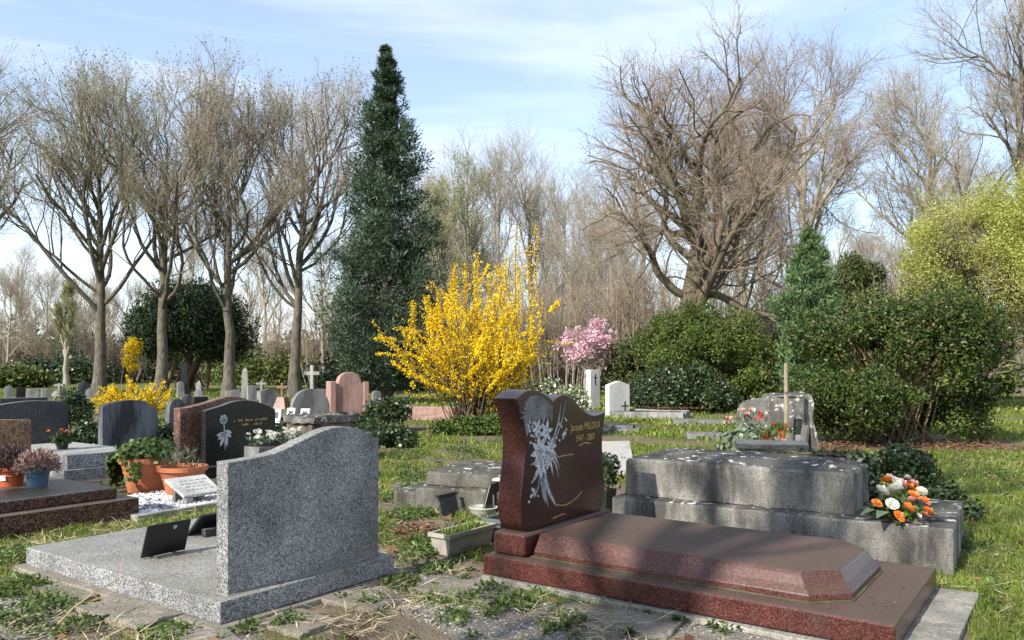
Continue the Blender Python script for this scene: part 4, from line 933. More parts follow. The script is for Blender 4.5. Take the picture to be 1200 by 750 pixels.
# cyclamen bed: dark slab, plants, red pots
p = Wp(868, 522, 8.6)
t = thing('tomb', (p.x, p.y, 0), math.radians(-14), 'dark slate slab tomb partly hidden behind the two-tier tomb', 'tomb')
MB().box(0.0, 0.68, 0, 0.5, -0.03, 0.46).out('block', M['old_concrete'], t, bevel=0.02, sub=4, jit=0.015); MB().box(-0.05, 0.70, -0.03, 0.45, 0.463, 0.53).out('slab', M['dark_granite'], t, bevel=0.01, sub=2, jit=0.012)
p = Wp(885, 512, 9.7)
t = thing('plant', (p.x, p.y, 0), 0, 'spreading grey green leafy plant heap behind the tomb', 'plant')
rg = np.random.default_rng(77)
pos, nr = lobes(rg, 2200, (0.50, 0.35, 0.74), 24, 0.17, 0.02); v, q = leaf_quads(pos, rg, 0.085, 0.075, nr, 0.7); link('foliage', np_mesh('foliage', v, q), M['greyleaf'], t)
for k, (px, py, yy, mt, lab) in enumerate([(891, 485, 10.3, 'red_petal', 'red flower cluster above the grey green plant heap'), (915, 500, 9.4, 'red_petal', 'red flowers in a pot left of the wooden post'), (900, 508, 9.2, 'red_petal', 'low red flower pot on the dark slate slab'), (876, 480, 10.6, 'pink_petal', 'pink flowers at left foot of the rough rock gravestone'), (851, 492, 10.4, 'pink_petal', 'pale pink flower clump in grass left of plant heap')]):
    p = Wp(px, py, yy); t = thing('potted_flowers', (p.x, p.y, 0 if k in (0, 3, 4) else p.z - 0.09), 0, lab, 'flowers')
    hz = p.z if k in (0, 3, 4) else 0.09
    if k in (1, 2): MB().lathe([(0.05, -0.05), (0.065, 0.05), (0.06, 0.05), (0.01, 0.04)], 14).out('vessel', M['orange_plastic'], t)
    n = 160; pos = np.stack([rg.normal(size=n)*0.06, rg.normal(size=n)*0.05, rg.uniform(0, hz, n)], 1); v, q = leaf_quads(pos, rg, 0.07, 0.02, None, axis=np.array([[0, 0, 1.0]]), jitter=0.5); link('foliage', np_mesh('foliage', v, q), M['weed'], t)
    for j in range(6): blossom(t, M[mt], (random.gauss(0, 0.05), random.gauss(0, 0.04), hz + random.uniform(-0.06, 0.03)), random.uniform(0.02, 0.032), (random.uniform(0.3, 1.0), random.uniform(-0.5, 0.5), 0))

# far small gravestones
far = [ # px0, px1, ytop, Y, outline, mat, label
 (5, 16, 452, 30, ARCH, 'white_stone', 'small white arched gravestone at far left, left of a black one'),
 (19, 30, 454, 29.5, FLAT, 'black_granite', 'small black square gravestone at far left between white ones'),
 (31, 46, 456, 31, FLAT, 'white_stone', 'low white gravestone at far left beside green shrub'),
 (49, 60, 455, 28, FLAT, 'white_stone', 'white gravestone with dark disc, left of green shrub'),
 (91, 106, 447, 33, GABLE, 'slate_weathered', 'grey house-shaped gravestone above the green shrub'),
 (100, 112, 455, 30, ARCH, 'white_stone', 'pale arched gravestone between green shrub and yellow bush'),
 (212, 228, 463, 22, ARCH, 'slate_weathered', 'grey rounded gravestone above the brown granite one'),
 (227, 243, 465, 17, FLAT, 'black_granite', 'small black gravestone with white ornaments left of the second trunk gap'),
 (264, 281, 456, 24, [(0, 0), (0, 0.9), (1, 1), (1, 0)], 'white_stone', 'pale slanted-top gravestone behind the black tomb'),
 (291, 300, 452, 27, FLAT, 'white_stone', 'slim white stone block among yellow flowers in the back'),
 (306, 325, 456, 26, GABLE, 'grey_stone', 'pale grey gabled gravestone left of the orange cross'),
 (372, 384, 456, 24, FLAT, 'grey_stone', 'light grey slab gravestone just behind the round grey one'),
 (208, 216, 447, 36, ARCH, 'white_stone', 'white stone shrine at the foot of the dark yew'),
 (422, 432, 466, 23, ARCH, 'pink_sandstone', 'small rosy gravestone right of the pink sandstone one'),
 (437, 446, 458, 28, ARCH, 'grey_stone', 'grey rounded gravestone half hidden left of the big forsythia'),
 (640, 650, 452, 34, ARCH, 'grey_stone', 'small grey gravestone far behind the variegated shrub'),
]
for i, (a, b_, yt, Y_, ol_, mt, lab) in enumerate(far):
    headstone('gravestone', a, b_, yt, 0, Y_, M[mt], ol_, lab, 0.15, rz=math.radians(-56 + 9*math.sin(i*2.1)), group='small gravestones in the far rows', base=0.12)
def obelisk(px, ytop, Y_, wd, mat, label):
    p = Wp(px, 450, Y_); H_ = EYE - (ytop - HZ) * Y_ / F
    t = thing('obelisk', (p.x, p.y, 0), 0.3, label, 'obelisk')
    MB().box(-wd*0.8, wd*0.8, -wd*0.8, wd*0.8, -0.03, 0.35).out('plinth', mat, t, bevel=0.02)
    MB().frus(-wd/2, wd/2, -wd/2, wd/2, 0.352, H_ - 0.12, wd*0.12).out('shaft', mat, t, bevel=0.01)
    MB().frus(-wd*0.38, wd*0.38, -wd*0.38, wd*0.38, H_ - 0.118, H_, wd*0.33).out('cap', mat, t)
obelisk(287, 431, 31, 0.26, M['white_stone'], 'pale stone obelisk standing right of the dark yew')
obelisk(216, 424, 37, 0.34, M['mossy_concrete'], 'mossy pale stone pillar before the dark yew shadow')
obelisk(233, 446, 33, 0.22, M['white_stone'], 'short pale post left of the third trunk')
def cross(px, ytop, Y_, hh, mat, label, th=0.09):
    p = Wp(px, 450, Y_); H_ = EYE - (ytop - HZ) * Y_ / F
    t = thing('grave_cross', (p.x, p.y, 0), -0.25, label, 'cross')
    MB().frus(-th*3, th*3, -th*3, th*3, -0.03, H_*0.45, th*1.4).out('pedestal', mat, t, bevel=0.02)
    MB().box(-th/2, th/2, -th/2, th/2, H_*0.452, H_).out('upright', mat, t, bevel=0.01)
    MB().box(-th*2.4, th*2.4, -th*0.45, th*0.45, H_*0.78, H_*0.78 + th).out('crossbar', mat, t, bevel=0.01)
cross(366, 428, 25, 1.4, M['white_stone'], 'white stone cross on stepped pedestal behind the round grey gravestone', 0.11)
cross(331, 449, 26, 0.8, M['brown_granite'], 'small orange brown cross left of the fourth trunk', 0.08)
cross(307, 446, 33, 0.9, M['grey_stone'], 'tiny white cross figure right of the pale obelisk', 0.10)
cross(70, 449, 36, 0.9, M['grey_stone'], 'small grey stone cross above the green shrub at far left', 0.1)

# ------------------------------------------------------------------ far buildings
def building(px0, px1, ytop, Y_, mat, roofm, label, storeys, bays, depth=9.0, roof_h=1.5):
    a = Wp(px0, 430, Y_); b_ = Wp(px1, 430, Y_); L_ = b_.x - a.x; H_ = EYE - (ytop - HZ) * Y_ / F
    t = thing('building', (a.x, Y_, 0), 0, label, 'building')
    MB().box(0, L_, 0, depth, -0.2, H_).out('wall', mat, t)
    m = MB(); m.hexa([(-0.3, -0.3, H_+0.003), (L_+0.3, -0.3, H_+0.003), (L_+0.3, depth+0.3, H_+0.003), (-0.3, depth+0.3, H_+0.003)], [(-0.3, depth/2-0.05, H_+roof_h), (L_+0.3, depth/2-0.05, H_+roof_h), (L_+0.3, depth/2+0.05, H_+roof_h), (-0.3, depth/2+0.05, H_+roof_h)]); m.out('roof', roofm, t)
    wdw = MB().box(-0.45, 0.45, -0.04, 0.0, 0, 1.3); ow = wdw.out('window', M['white_paint'], t); gl = MB().box(-0.36, 0.36, -0.06, -0.041, 0.1, 1.2).out('pane', M['glass'], ow)
    first = True
    for s_ in range(storeys):
        for k in range(bays):
            loc = (L_ * (k + 0.5) / bays, 0, 1.0 + s_ * (H_ - 0.6) / storeys)
            if first: ow.location = loc; first = False; continue
            c_ = ow.copy(); COL.objects.link(c_); c_.parent = t; c_.location = loc; d_ = gl.copy(); COL.objects.link(d_); d_.parent = c_
    return t
building(-60, 92, 424, 105, M['render_wall'], M['roof'], 'long low pale building behind the bare trees at far left', 1, 9)
building(128, 182, 408, 95, M['render_wall'], M['roof'], 'pale house with upper windows behind the small yellow bush', 2, 4)
building(288, 306, 424, 90, M['render_wall'], M['red_roof'], 'small house with reddish roof right of the dark yew', 1, 2)
building(306, 345, 412, 120, M['render_wall'], M['roof'], 'pale two-storey house between third and fourth trunks', 2, 3)
building(1188, 1290, 405, 70, M['render_wall'], M['red_roof'], 'pale house with red roof glimpsed right of the hedge', 2, 5)

# ------------------------------------------------------------------ trees
LIME = [(21, 5.9, 0.92, 11, 1.15, 0.11, 0.105, 0.34, 0.99), (7, 3.2, 0.66, 8, 0.7, 0.13, 0.036, 0.28, 1.0), (8, 1.9, 0.6, 6, 0.55, 0.12, 0.011, 0.3, 1.0), (5, 0.95, 0.6, 4, 0.35, 0.10, 0.0055, 0.15, 1.0)]
def lime(seed, px, H_, label, leafm, nleaf, Y_=36.0, r=0.31, rz=0.0, spec=LIME, trunk_top=0.78, group='row of tall bare trees on the left', wig=0.07, lean=(0, 0)):
    th, tn, tips = tree(seed, H_, r, spec, trunk_top, wig=wig, lean=lean)
    rg = np.random.default_rng(seed + 100); p = Wp(px, 455, Y_)
    fol = twig_leaves(tips[-1], rg, nleaf, 0.085, 0.05)
    return place_tree('bare_tree', (p.x, p.y, -0.05), (th, tn), M['lime_bark'], M['lime_twig'], label, group=group, rz=rz, foliage=fol, fm=leafm)
lime(1, 117, 14.0, 'first big bare tree from the left, dark trunk with low drooping branch', M['bud'], 9000, r=0.29, wig=0.035)
lime(2, 188, 14.2, 'second big bare tree from the left, pale trunk forking high', M['bud'], 6500, r=0.28, rz=1.0, wig=0.05)
lime(3, 268, 13.8, 'third big bare tree from the left, in front of the dark yew', M['catkin'], 6500, r=0.28, rz=2.2, wig=0.05)
lime(4, 346, 13.9, 'fourth big bare tree from the left, beside the dark conifer', M['catkin'], 6500, r=0.27, rz=4.0, wig=0.05)
lime(5, -46, 14.8, 'big bare tree cut off by the left picture edge', M['catkin'], 1500, r=0.30, rz=0.5)

# gnarled wide tree and its neighbours on the right
OAK = [(24, 7.6, 1.12, 14, 0.78, 0.16, 0.23, 0.27, 0.99), (9, 3.7, 0.85, 9, 0.5, 0.20, 0.055, 0.30, 1.0), (8, 2.1, 0.75, 7, 0.2, 0.16, 0.016, 0.28, 1.0), (6, 1.0, 0.7, 4, 0.0, 0.14, 0.007, 0.15, 1.0)]
th, tn, tips = tree(35, 14.3, 0.60, OAK, 0.74, wig=0.12)
p = Wp(806, 455, 34)
place_tree('bare_tree', (p.x, p.y, -0.05), (th, tn), M['oak_bark'], M['oak_twig'], 'gnarled wide bare tree with thick crooked limbs behind the round hedge', rz=0.7, foliage=twig_leaves(tips[-1], np.random.default_rng(5), 3000, 0.07, 0.04), fm=M['catkin'])
ASH = [(14, 7.0, 0.85, 10, 0.95, 0.12, 0.14, 0.28, 0.99), (8, 3.8, 0.75, 8, 0.6, 0.14, 0.042, 0.2, 1.0), (9, 2.2, 0.7, 6, 0.3, 0.13, 0.016, 0.15, 1.0), (8, 1.1, 0.65, 4, 0.1, 0.12, 0.009, 0.15, 1.0)]
def ash(seed, px, H_, Y_, label, r=0.33, rz=0.0, lean=(0, 0), spec=ASH, tm='oak_twig', bmt='pale_bark', tt=0.8, nl=1800):
    th, tn, tips = tree(seed, H_, r, spec, tt, wig=0.10, lean=lean); p = Wp(px, 455, Y_)
    return place_tree('bare_tree', (p.x, p.y, -0.05), (th, tn), M[bmt], M[tm], label, rz=rz, foliage=twig_leaves(tips[-1], np.random.default_rng(seed), nl, 0.08, 0.045), fm=M['catkin'])
ash(41, 945, 18.6, 42, 'tall bare tree rising behind the bright green thuja', 0.36, lean=(0.01, 0))
ash(42, 868, 17.5, 46, 'tall bare pale-trunked tree directly right of the gnarled tree', 0.30, 2.0)
ash(43, 1092, 19.5, 48, 'slender bare tree with open vase crown above the lime green tree', 0.30, 1.1, tm='pale_twig')
ash(44, 1196, 20.5, 37, 'tall bare tree at the right picture edge behind the lime green tree', 0.34, 0.4, tm='pale_twig', bmt='lime_bark')

# far bare trees: three kinds copied
BG = [(13, 6.2, 0.85, 8, 1.0, 0.12, 0.10, 0.25, 0.99), (8, 3.3, 0.75, 6, 0.7, 0.13, 0.036, 0.2, 1.0), (8, 2.0, 0.7, 5, 0.35, 0.13, 0.017, 0.15, 1.0), (5, 1.0, 0.65, 3, 0.2, 0.12, 0.011, 0.2, 1.0)]
protos = []
spots = [ # px, ytop, Y
 (8, 300, 62), (26, 285, 70), (52, 300, 80), (75, 330, 66), (98, 330, 85), (150, 320, 90), (230, 240, 75), (310, 250, 70), (380, 235, 52), (415, 260, 72),
 (448, 250, 60), (488, 225, 70), (508, 190, 62), (530, 190, 80), (545, 170, 66), (590, 150, 64), (622, 160, 70), (640, 215, 78), (655, 180, 60), (672, 220, 50), (690, 225, 66), (706, 210, 74), (722, 200, 58), (745, 225, 48), (760, 215, 64), (835, 230, 52), (895, 190, 62), (918, 240, 50), (985, 240, 60), (1005, 250, 78), (1020, 260, 70), (1055, 235, 66), (1075, 260, 80), (1140, 160, 62), (1165, 200, 75)]
words = ['first', 'second', 'third', 'fourth', 'fifth', 'sixth', 'seventh', 'eighth', 'ninth', 'tenth', 'eleventh', 'twelfth', 'thirteenth', 'fourteenth', 'fifteenth', 'sixteenth', 'seventeenth', 'eighteenth', 'nineteenth', 'twentieth', 'twenty-first', 'twenty-second', 'twenty-third', 'twenty-fourth', 'twenty-fifth', 'twenty-sixth', 'twenty-seventh', 'twenty-eighth', 'twenty-ninth', 'thirtieth', 'thirty-first', 'thirty-second', 'thirty-third', 'thirty-fourth', 'thirty-fifth', 'thirty-sixth', 'thirty-seventh']
for i, (px, yt, Y_) in enumerate(spots):
    H_ = EYE + (HZ - yt) * Y_ / F; p = Wp(px, 450, Y_)
    near = ['behind left tree row', 'left of gnarled tree', 'beyond right hedges'][0 if px < 420 else 1 if px < 800 else 2]
    lab = f'distant bare tree, {words[i]} from left in far row, {near}'
    k = i % 3
    if k >= len(protos):
        th, tn, tips = tree(60 + k, 18.0, 0.24, BG, 0.82, wig=0.10)
        o = place_tree('distant_bare_tree', (p.x, p.y, -0.1), (th, tn), M['pale_bark'], M['pale_twig'], lab, group='distant bare trees', rz=i)
        s_ = H_ / 18.5; o.scale = (s_*0.95, s_*0.95, s_); protos.append(o)
    else:
        s_ = H_ / 18.5; copy_thing(protos[k], (p.x, p.y, -0.1), i * 1.37, (s_*random.uniform(0.8, 1.1), s_*random.uniform(0.8, 1.1), s_), lab)
# bare twiggy thickets filling the space under the far trees
rgk = np.random.default_rng(640); ns = 46; a_ = rgk.uniform(0, 6.28, ns); r_ = 2.6*np.sqrt(rgk.uniform(0, 1, ns)); z_ = np.linspace(0, 1, 7)[None, :]
hh0 = rgk.uniform(3.2, 6.4, ns)[:, None]; Pk = np.stack([r_[:, None]*np.cos(a_)[:, None]*(1 + 0.35*z_) + 0.12*np.sin(5*z_ + a_[:, None]), r_[:, None]*np.sin(a_)[:, None]*(1 + 0.2*z_), hh0*z_], -1); Rk = 0.045*(1 - 0.75*z_)*np.ones((ns, 1))
Pk1, Rk1 = grow(rgk, Pk, Rk, 12, 1.7, 0.6, 6, 0.6, 0.15, 0.02, 0.15, 1.0); Pk2, Rk2 = grow(rgk, Pk1, Rk1, 7, 0.9, 0.7, 4, 0.2, 0.15, 0.011, 0.1, 1.0)
tk_spots = [(430, 47, 0.8), (505, 50, 1.0), (585, 52, 1.1), (630, 47, 1.0), (668, 44, 0.95), (705, 48, 1.15), (748, 45, 1.1), (850, 48, 1.1), (890, 44, 1.0), (985, 46, 1.1), (1030, 50, 1.2), (1080, 46, 1.1), (20, 66, 0.9), (140, 68, 0.9), (330, 62, 0.9), (400, 58, 0.9)]
tk = None
for i, (px, Y_, sc_) in enumerate(tk_spots):
    p = Wp(px, 450, Y_); near_ = 'left of the dark conifer' if px < 440 and px > 300 else 'behind left trunks' if px <= 300 else 'right of the dark conifer' if px < 800 else 'behind right hedges'
    lab = f'bare twiggy thicket, {words[sorted(q_[0] for q_ in tk_spots).index(px)]} from left along the far edge, {near_}'
    if tk is None:
        tk = thing('bare_thicket', (p.x, p.y, -0.05), 0, lab, 'thicket', 'bare thickets along the far edge')
        v, q = tubes(Pk, Rk, 4, rgk); link('stems', np_mesh('stems', v, q), M['pale_bark'], tk)['kind'] = 'stuff'
        v, q = join([tubes(Pk1, Rk1, 3, rgk), tubes(Pk2, Rk2, 3, rgk)]); link('twigs', np_mesh('twigs', v, q), M['oak_twig'], tk)['kind'] = 'stuff'
        tk.scale = (sc_,)*3
    else: copy_thing(tk, (p.x, p.y, -0.05), i*1.7, (sc_*1.15, sc_, sc_), lab)
# two greenish spring trees in the middle distance
for sd_, px, yt, Y_, lab in ((71, 548, 195, 54, 'slim tree with fresh pale green leaves right of the dark conifer'), (73, 520, 225, 50, 'second pale green leafing tree close to the dark conifer'), (72, 78, 330, 60, 'small pale green leafing tree at far left behind first trunk')):
    H_ = EYE + (HZ - yt) * Y_ / F; th, tn, tips = tree(sd_, H_, 0.2, [(12, H_*0.3, 0.5, 8, 1.2, 0.1, 0.09, 0.2, 0.99), (9, H_*0.16, 0.5, 6, 0.9, 0.1, 0.035, 0.2, 1.0), (8, H_*0.08, 0.5, 4, 0.5, 0.1, 0.018, 0.2, 1.0)], 0.85); p = Wp(px, 450, Y_)
    place_tree('leafing_tree', (p.x, p.y, -0.05), (th, tn), M['pale_bark'], M['pale_twig'], lab, foliage=twig_leaves(tips[-1], np.random.default_rng(sd_), 12000, 0.085, 0.05), fm=M['pale_leaf'])

# dark tall conifer
def conifer(name, px, ytop, Y_, half, label, fm, seed, n_br=420, spray=15, base=1.2, droop=0.25, ln=0.34, wd=0.10, power=0.8, rise=0.0, trunk_r=0.28, tuft=0.25, tiers=0):
    rg = np.random.default_rng(seed); H_ = EYE + (HZ - ytop) * Y_ / F; p = Wp(px, 455, Y_)
    t = thing(name, (p.x, p.y, -0.05), 0, label, 'tree')
    K = 8; z = np.linspace(0, H_*0.985, K); P = np.stack([z*0, z*0, z], 1)[None]; R = np.maximum(trunk_r * (1 - z / H_), 0.015)[None]
    v, q = tubes(P, R, 8, rg); link('trunk', np_mesh('trunk', v, q, smooth=True), M['bark_dark'], t)
    zz = base + (H_ - base) * rg.uniform(0, 1, n_br) ** 1.3
    if tiers: fz = (zz - base) / (H_ - base); zz = base + (H_ - base) * (np.round(fz*tiers)/tiers + rg.normal(size=n_br)*0.10/tiers); zz = np.clip(zz, base*0.8, H_*0.985)
    a = rg.uniform(0, 2*np.pi, n_br)
    prof = half * np.clip(1 - (zz - base) / (H_ - base), 0, 1) ** power + 0.02
    L_ = prof * rg.uniform(0.5, 1.22, n_br) * (0.92 + 0.16*np.sin(3*a + zz*0.9) + 0.14*np.sin(2.2*zz + a)) * np.clip(0.62 + (zz - base)*0.22, 0, 1)
    d = np.stack([np.cos(a), np.sin(a), a*0], 1); s = np.linspace(0, 1, 9)
    Pb = d[:, None, :] * (L_[:, None] * s[None])[..., None]
    Pb[..., 2] = zz[:, None] + L_[:, None] * (rise * s[None] - droop * np.sin(s[None]*math.pi*0.9) + 0.18 * s[None]**3)
    Rb = np.broadcast_to(0.035 * (1 - 0.85*s)[None], (n_br, 9)); v, q = tubes(Pb, Rb, 3, rg); tag(link('branches', np_mesh('branches', v, q), M['bark_dark'], t), kind='stuff')
    cl = 6; i = np.repeat(np.arange(n_br), cl); tt = rg.uniform(0.25, 1.0, len(i)) ** 0.75; tt[::cl] = 1.0; f = tt*7.99; k = f.astype(int); fr = (f-k)[:, None]
    ctr = Pb[i, k]*(1-fr) + Pb[i, k+1]*fr + rg.normal(size=(len(i), 3)) * ((0.05 + 0.045*half)*np.clip(L_[i], 0.05, 1.0))[:, None]; td = unit(Pb[i, k+1] - Pb[i, k] + 0.02*rg.normal(size=(len(i), 3)) + np.array([0, 0, 0.03*rise]))
    ctr = np.repeat(ctr, spray, 0); td = np.repeat(td, spray, 0); dirn = unit(td*0.9 + 0.75*rg.normal(size=ctr.shape) + np.array([0, 0, 0.35*rise])); ts = (tuft * np.clip(np.repeat(L_[i], spray), 0.16, 1.0))[:, None]; pos = ctr + dirn * rg.uniform(0, 1, (len(ctr), 1)) * ts + rg.normal(size=ctr.shape) * ts * 0.25
    v, q = leaf_quads(pos, rg, ln, wd, np.array([[0, 0, 1.0]]), 0.3, axis=dirn, jitter=0.2)
    link('foliage', np_mesh('foliage', v, q), fm, t); return t
conifer('conifer', 453, 52, 30, 2.75, 'tall dark green conifer towering left of the big forsythia', M['spruce'], 8, 520, 27, 1.0, 0.34, 0.19, 0.038, 0.93, rise=0.22, tuft=0.28, tiers=19)
conifer('thuja', 948, 272, 21.5, 1.1, 'bright green feathery thuja rising behind the right hedge', M['thuja'], 9, 480, 18, 0.2, -0.15, 0.14, 0.035, 0.8, rise=1.1, trunk_r=0.1, tuft=0.2)

# leafy masses
def bush(name, loc, rad, n, lobe_n, lobe_r, ln, wd, fm, label, cat='shrub', seed=1, zc=0.0, stems=14, stem_r=0.02, keep=None, power=0.33, flat=0.5, group=None, shell=0.75, zlo=0.0, boxy=1.0, shoots=0):
    rg = np.random.default_rng(seed); t = thing(name, loc, 0, label, cat, group)
    pos, nr = lobes(rg, n, rad, lobe_n, lobe_r, 0.03 - zc, power, shell, keep, zlo, boxy); pos = pos + [0, 0, zc]
    v, q = leaf_quads(pos, rg, ln, wd, nr, flat)
    if shoots:                            # young shoots standing out of the mass, small leaves along them
        ctr_ = np.array([0, 0, zc]); rel_ = unit((pos - ctr_) / np.array(rad)); rr0 = np.linalg.norm((pos - ctr_) / np.array(rad), axis=1); idx_ = np.argsort(-rr0 + 0.25*rg.uniform(size=len(rr0)))[:shoots*6]
        idx_ = rg.choice(idx_, shoots, replace=False); p0 = np.repeat(pos[idx_], 16, 0); d_ = np.repeat(unit(rel_[idx_]*0.7 + rg.normal(size=(shoots, 3))*0.5 + [0, 0, 0.7]), 16, 0); L2 = np.repeat(rg.uniform(0.08, 0.34, shoots), 16)[:, None]
        ps = p0 + d_ * L2 * np.tile(np.linspace(0, 1, 16), shoots)[:, None] + rg.normal(size=p0.shape)*0.012
        v3, q3 = leaf_quads(ps, rg, ln*0.75, wd*0.7, None, axis=d_, jitter=0.7); v, q = join([(v, q), (v3, q3)])
    link('foliage', np_mesh('foliage', v, q), fm, t)
    if stems:
        a = rg.uniform(0, 2*np.pi, stems); s = np.linspace(0, 1, 6)[None, :, None]
        end = np.stack([np.cos(a)*rad[0]*0.6, np.sin(a)*rad[1]*0.6, np.full(stems, zc + rad[2]*0.75)], 1)*rg.uniform(0.6, 1.1, (stems, 1)); st = np.stack([rg.normal(size=stems)*rad[0]*0.18, rg.normal(size=stems)*rad[1]*0.18, np.full(stems, -0.05)], 1)
        Ps = st[:, None, :]*(1-s) + end[:, None, :]*s + rg.normal(size=(stems, 6, 3))*0.05*np.array(rad)[None, None]*s; Rs = np.broadcast_to(stem_r*(1-0.6*s[..., 0]), (stems, 6))
        v, q = tubes(Ps, Rs, 5, rg); link('stem', np_mesh('stem', v, q), M['stem'], t)
    return t
# dark rounded yew on the left
p = Wp(222, 452, 46)
bush('yew_tree', (p.x, p.y, 0), (3.7, 3.0, 4.0), 52000, 70, 1.1, 0.24, 0.09, M['yew'], 'big dark rounded yew behind the left row of trunks', 'tree', 3, 2.6, 8, 0.16)
p = Wp(1003, 452, 29)
_yw = bush('yew_tree', (p.x, p.y, 0), (1.4, 1.2, 3.9), 36000, 50, 0.5, 0.15, 0.055, M['yew_olive'], 'olive green columnar yew between thuja and lime green tree', 'tree', 4, 1.6, 0, 0.10, shell=0.85, zlo=0.5)
MB().tube([(0, 0, -0.05), (0.03, 0, 1.5), (0, 0.02, 3.4)], [0.16, 0.13, 0.06], 8).out('trunk', M['bark_dark'], _yw)
# round hedge, middle
p = Wp(825, 480, 25.2)
bush('hedge', (p.x, p.y, 0), (2.0, 1.5, 1.62), 62000, 70, 0.52, 0.09, 0.048, M['hedge_top'], 'large round olive green hedge in front of the gnarled tree', 'hedge', 5, 1.5, 12, 0.04, zlo=0.7, boxy=0.8, shell=0.85, shoots=700)
p = Wp(800, 484, 23.6)
bush('hedge', (p.x, p.y, 0), (1.85, 0.8, 1.25), 26000, 42, 0.40, 0.095, 0.055, M['laurel'], 'dark glossy laurel mass at the foot of the round hedge', 'hedge', 6, 0.25, 10, 0.03)
p = Wp(880, 482, 24.0)
bush('shrub', (p.x, p.y, 0), (0.75, 0.6, 1.2), 4200, 16, 0.32, 0.12, 0.07, M['hedge_top'], 'light green shrub at the right foot of the round hedge', 'shrub', 16, 0.25, 8, 0.02)
p = Wp(742, 478, 27)
bush('shrub', (p.x, p.y, 0), (0.9, 0.8, 2.4), 5200, 24, 0.4, 0.13, 0.07, M['yew_olive'], 'loose dark green shrub between pink cherry and round hedge', 'shrub', 7, 0.5, 10, 0.03)
# right hedge: overhanging foliage with a dark hollow below
p = Wp(1054, 522, 14.2)
def hk(q_):
    edge = -0.35 + 0.22*np.sin(q_[:, 0]*2.0 + 0.2) + 0.10*np.sin(q_[:, 0]*9) + 0.08*np.sin(q_[:, 0]*21)
    hollow = (q_[:, 0] > -0.55) & (q_[:, 0] < 1.25) & (q_[:, 1] < 0.35) & (q_[:, 2] < edge)
    low = (q_[:, 0] > 0.75) & (q_[:, 0] < 1.1) & (q_[:, 2] < -0.95)
    return ~hollow | low
bush('hedge', (p.x, p.y, 0), (1.55, 1.1, 1.22), 105000, 78, 0.42, 0.062, 0.034, M['hedge'], 'wide green and bronze hedge on the right with dark hollow below', 'hedge', 12, 1.22, 60, 0.018, keep=hk, shell=0.9, zlo=0.85, boxy=0.62, shoots=900)
# lime green spring tree
LT = [(17, 4.0, 1.0, 8, 0.5, 0.12, 0.09, 0.14, 0.99), (10, 2.1, 0.75, 6, 0.4, 0.12, 0.035, 0.2, 1.0), (8, 1.2, 0.7, 4, 0.2, 0.12, 0.014, 0.15, 1.0)]
def canopy(seed, px, Y_, H_, rad, zc, n, label):
    th, tn, tips = tree(seed, H_, 0.2, LT, 0.75, wig=0.08); p = Wp(px, 470, Y_); rg = np.random.default_rng(seed)
    pos, nr = lobes(rg, n, rad, 74, 0.58, 0.6 - zc, 0.5, 0.85, None, 0.8); pos = pos + [0, 0, zc]
    v, q = leaf_quads(pos, rg, 0.062, 0.038, nr, 0.2); v2, q2 = twig_leaves(tips[-1], rg, n // 2, 0.06, 0.035, 0.0)
    place_tree('leafing_tree', (p.x, p.y, -0.05), (th, tn), M['oak_bark'], M['oak_twig'], label, foliage=join([(v, q), (v2, q2)]), fm=M['lime_leaf'])
canopy(81, 1148, 25, 6.4, (2.75, 2.2, 2.35), 4.7, 60000, 'spreading lime green leafing tree at the right edge')
canopy(82, 1245, 23, 6.8, (2.4, 2.0, 2.6), 4.9, 34000, 'second lime green tree mostly cut off by the right picture edge')

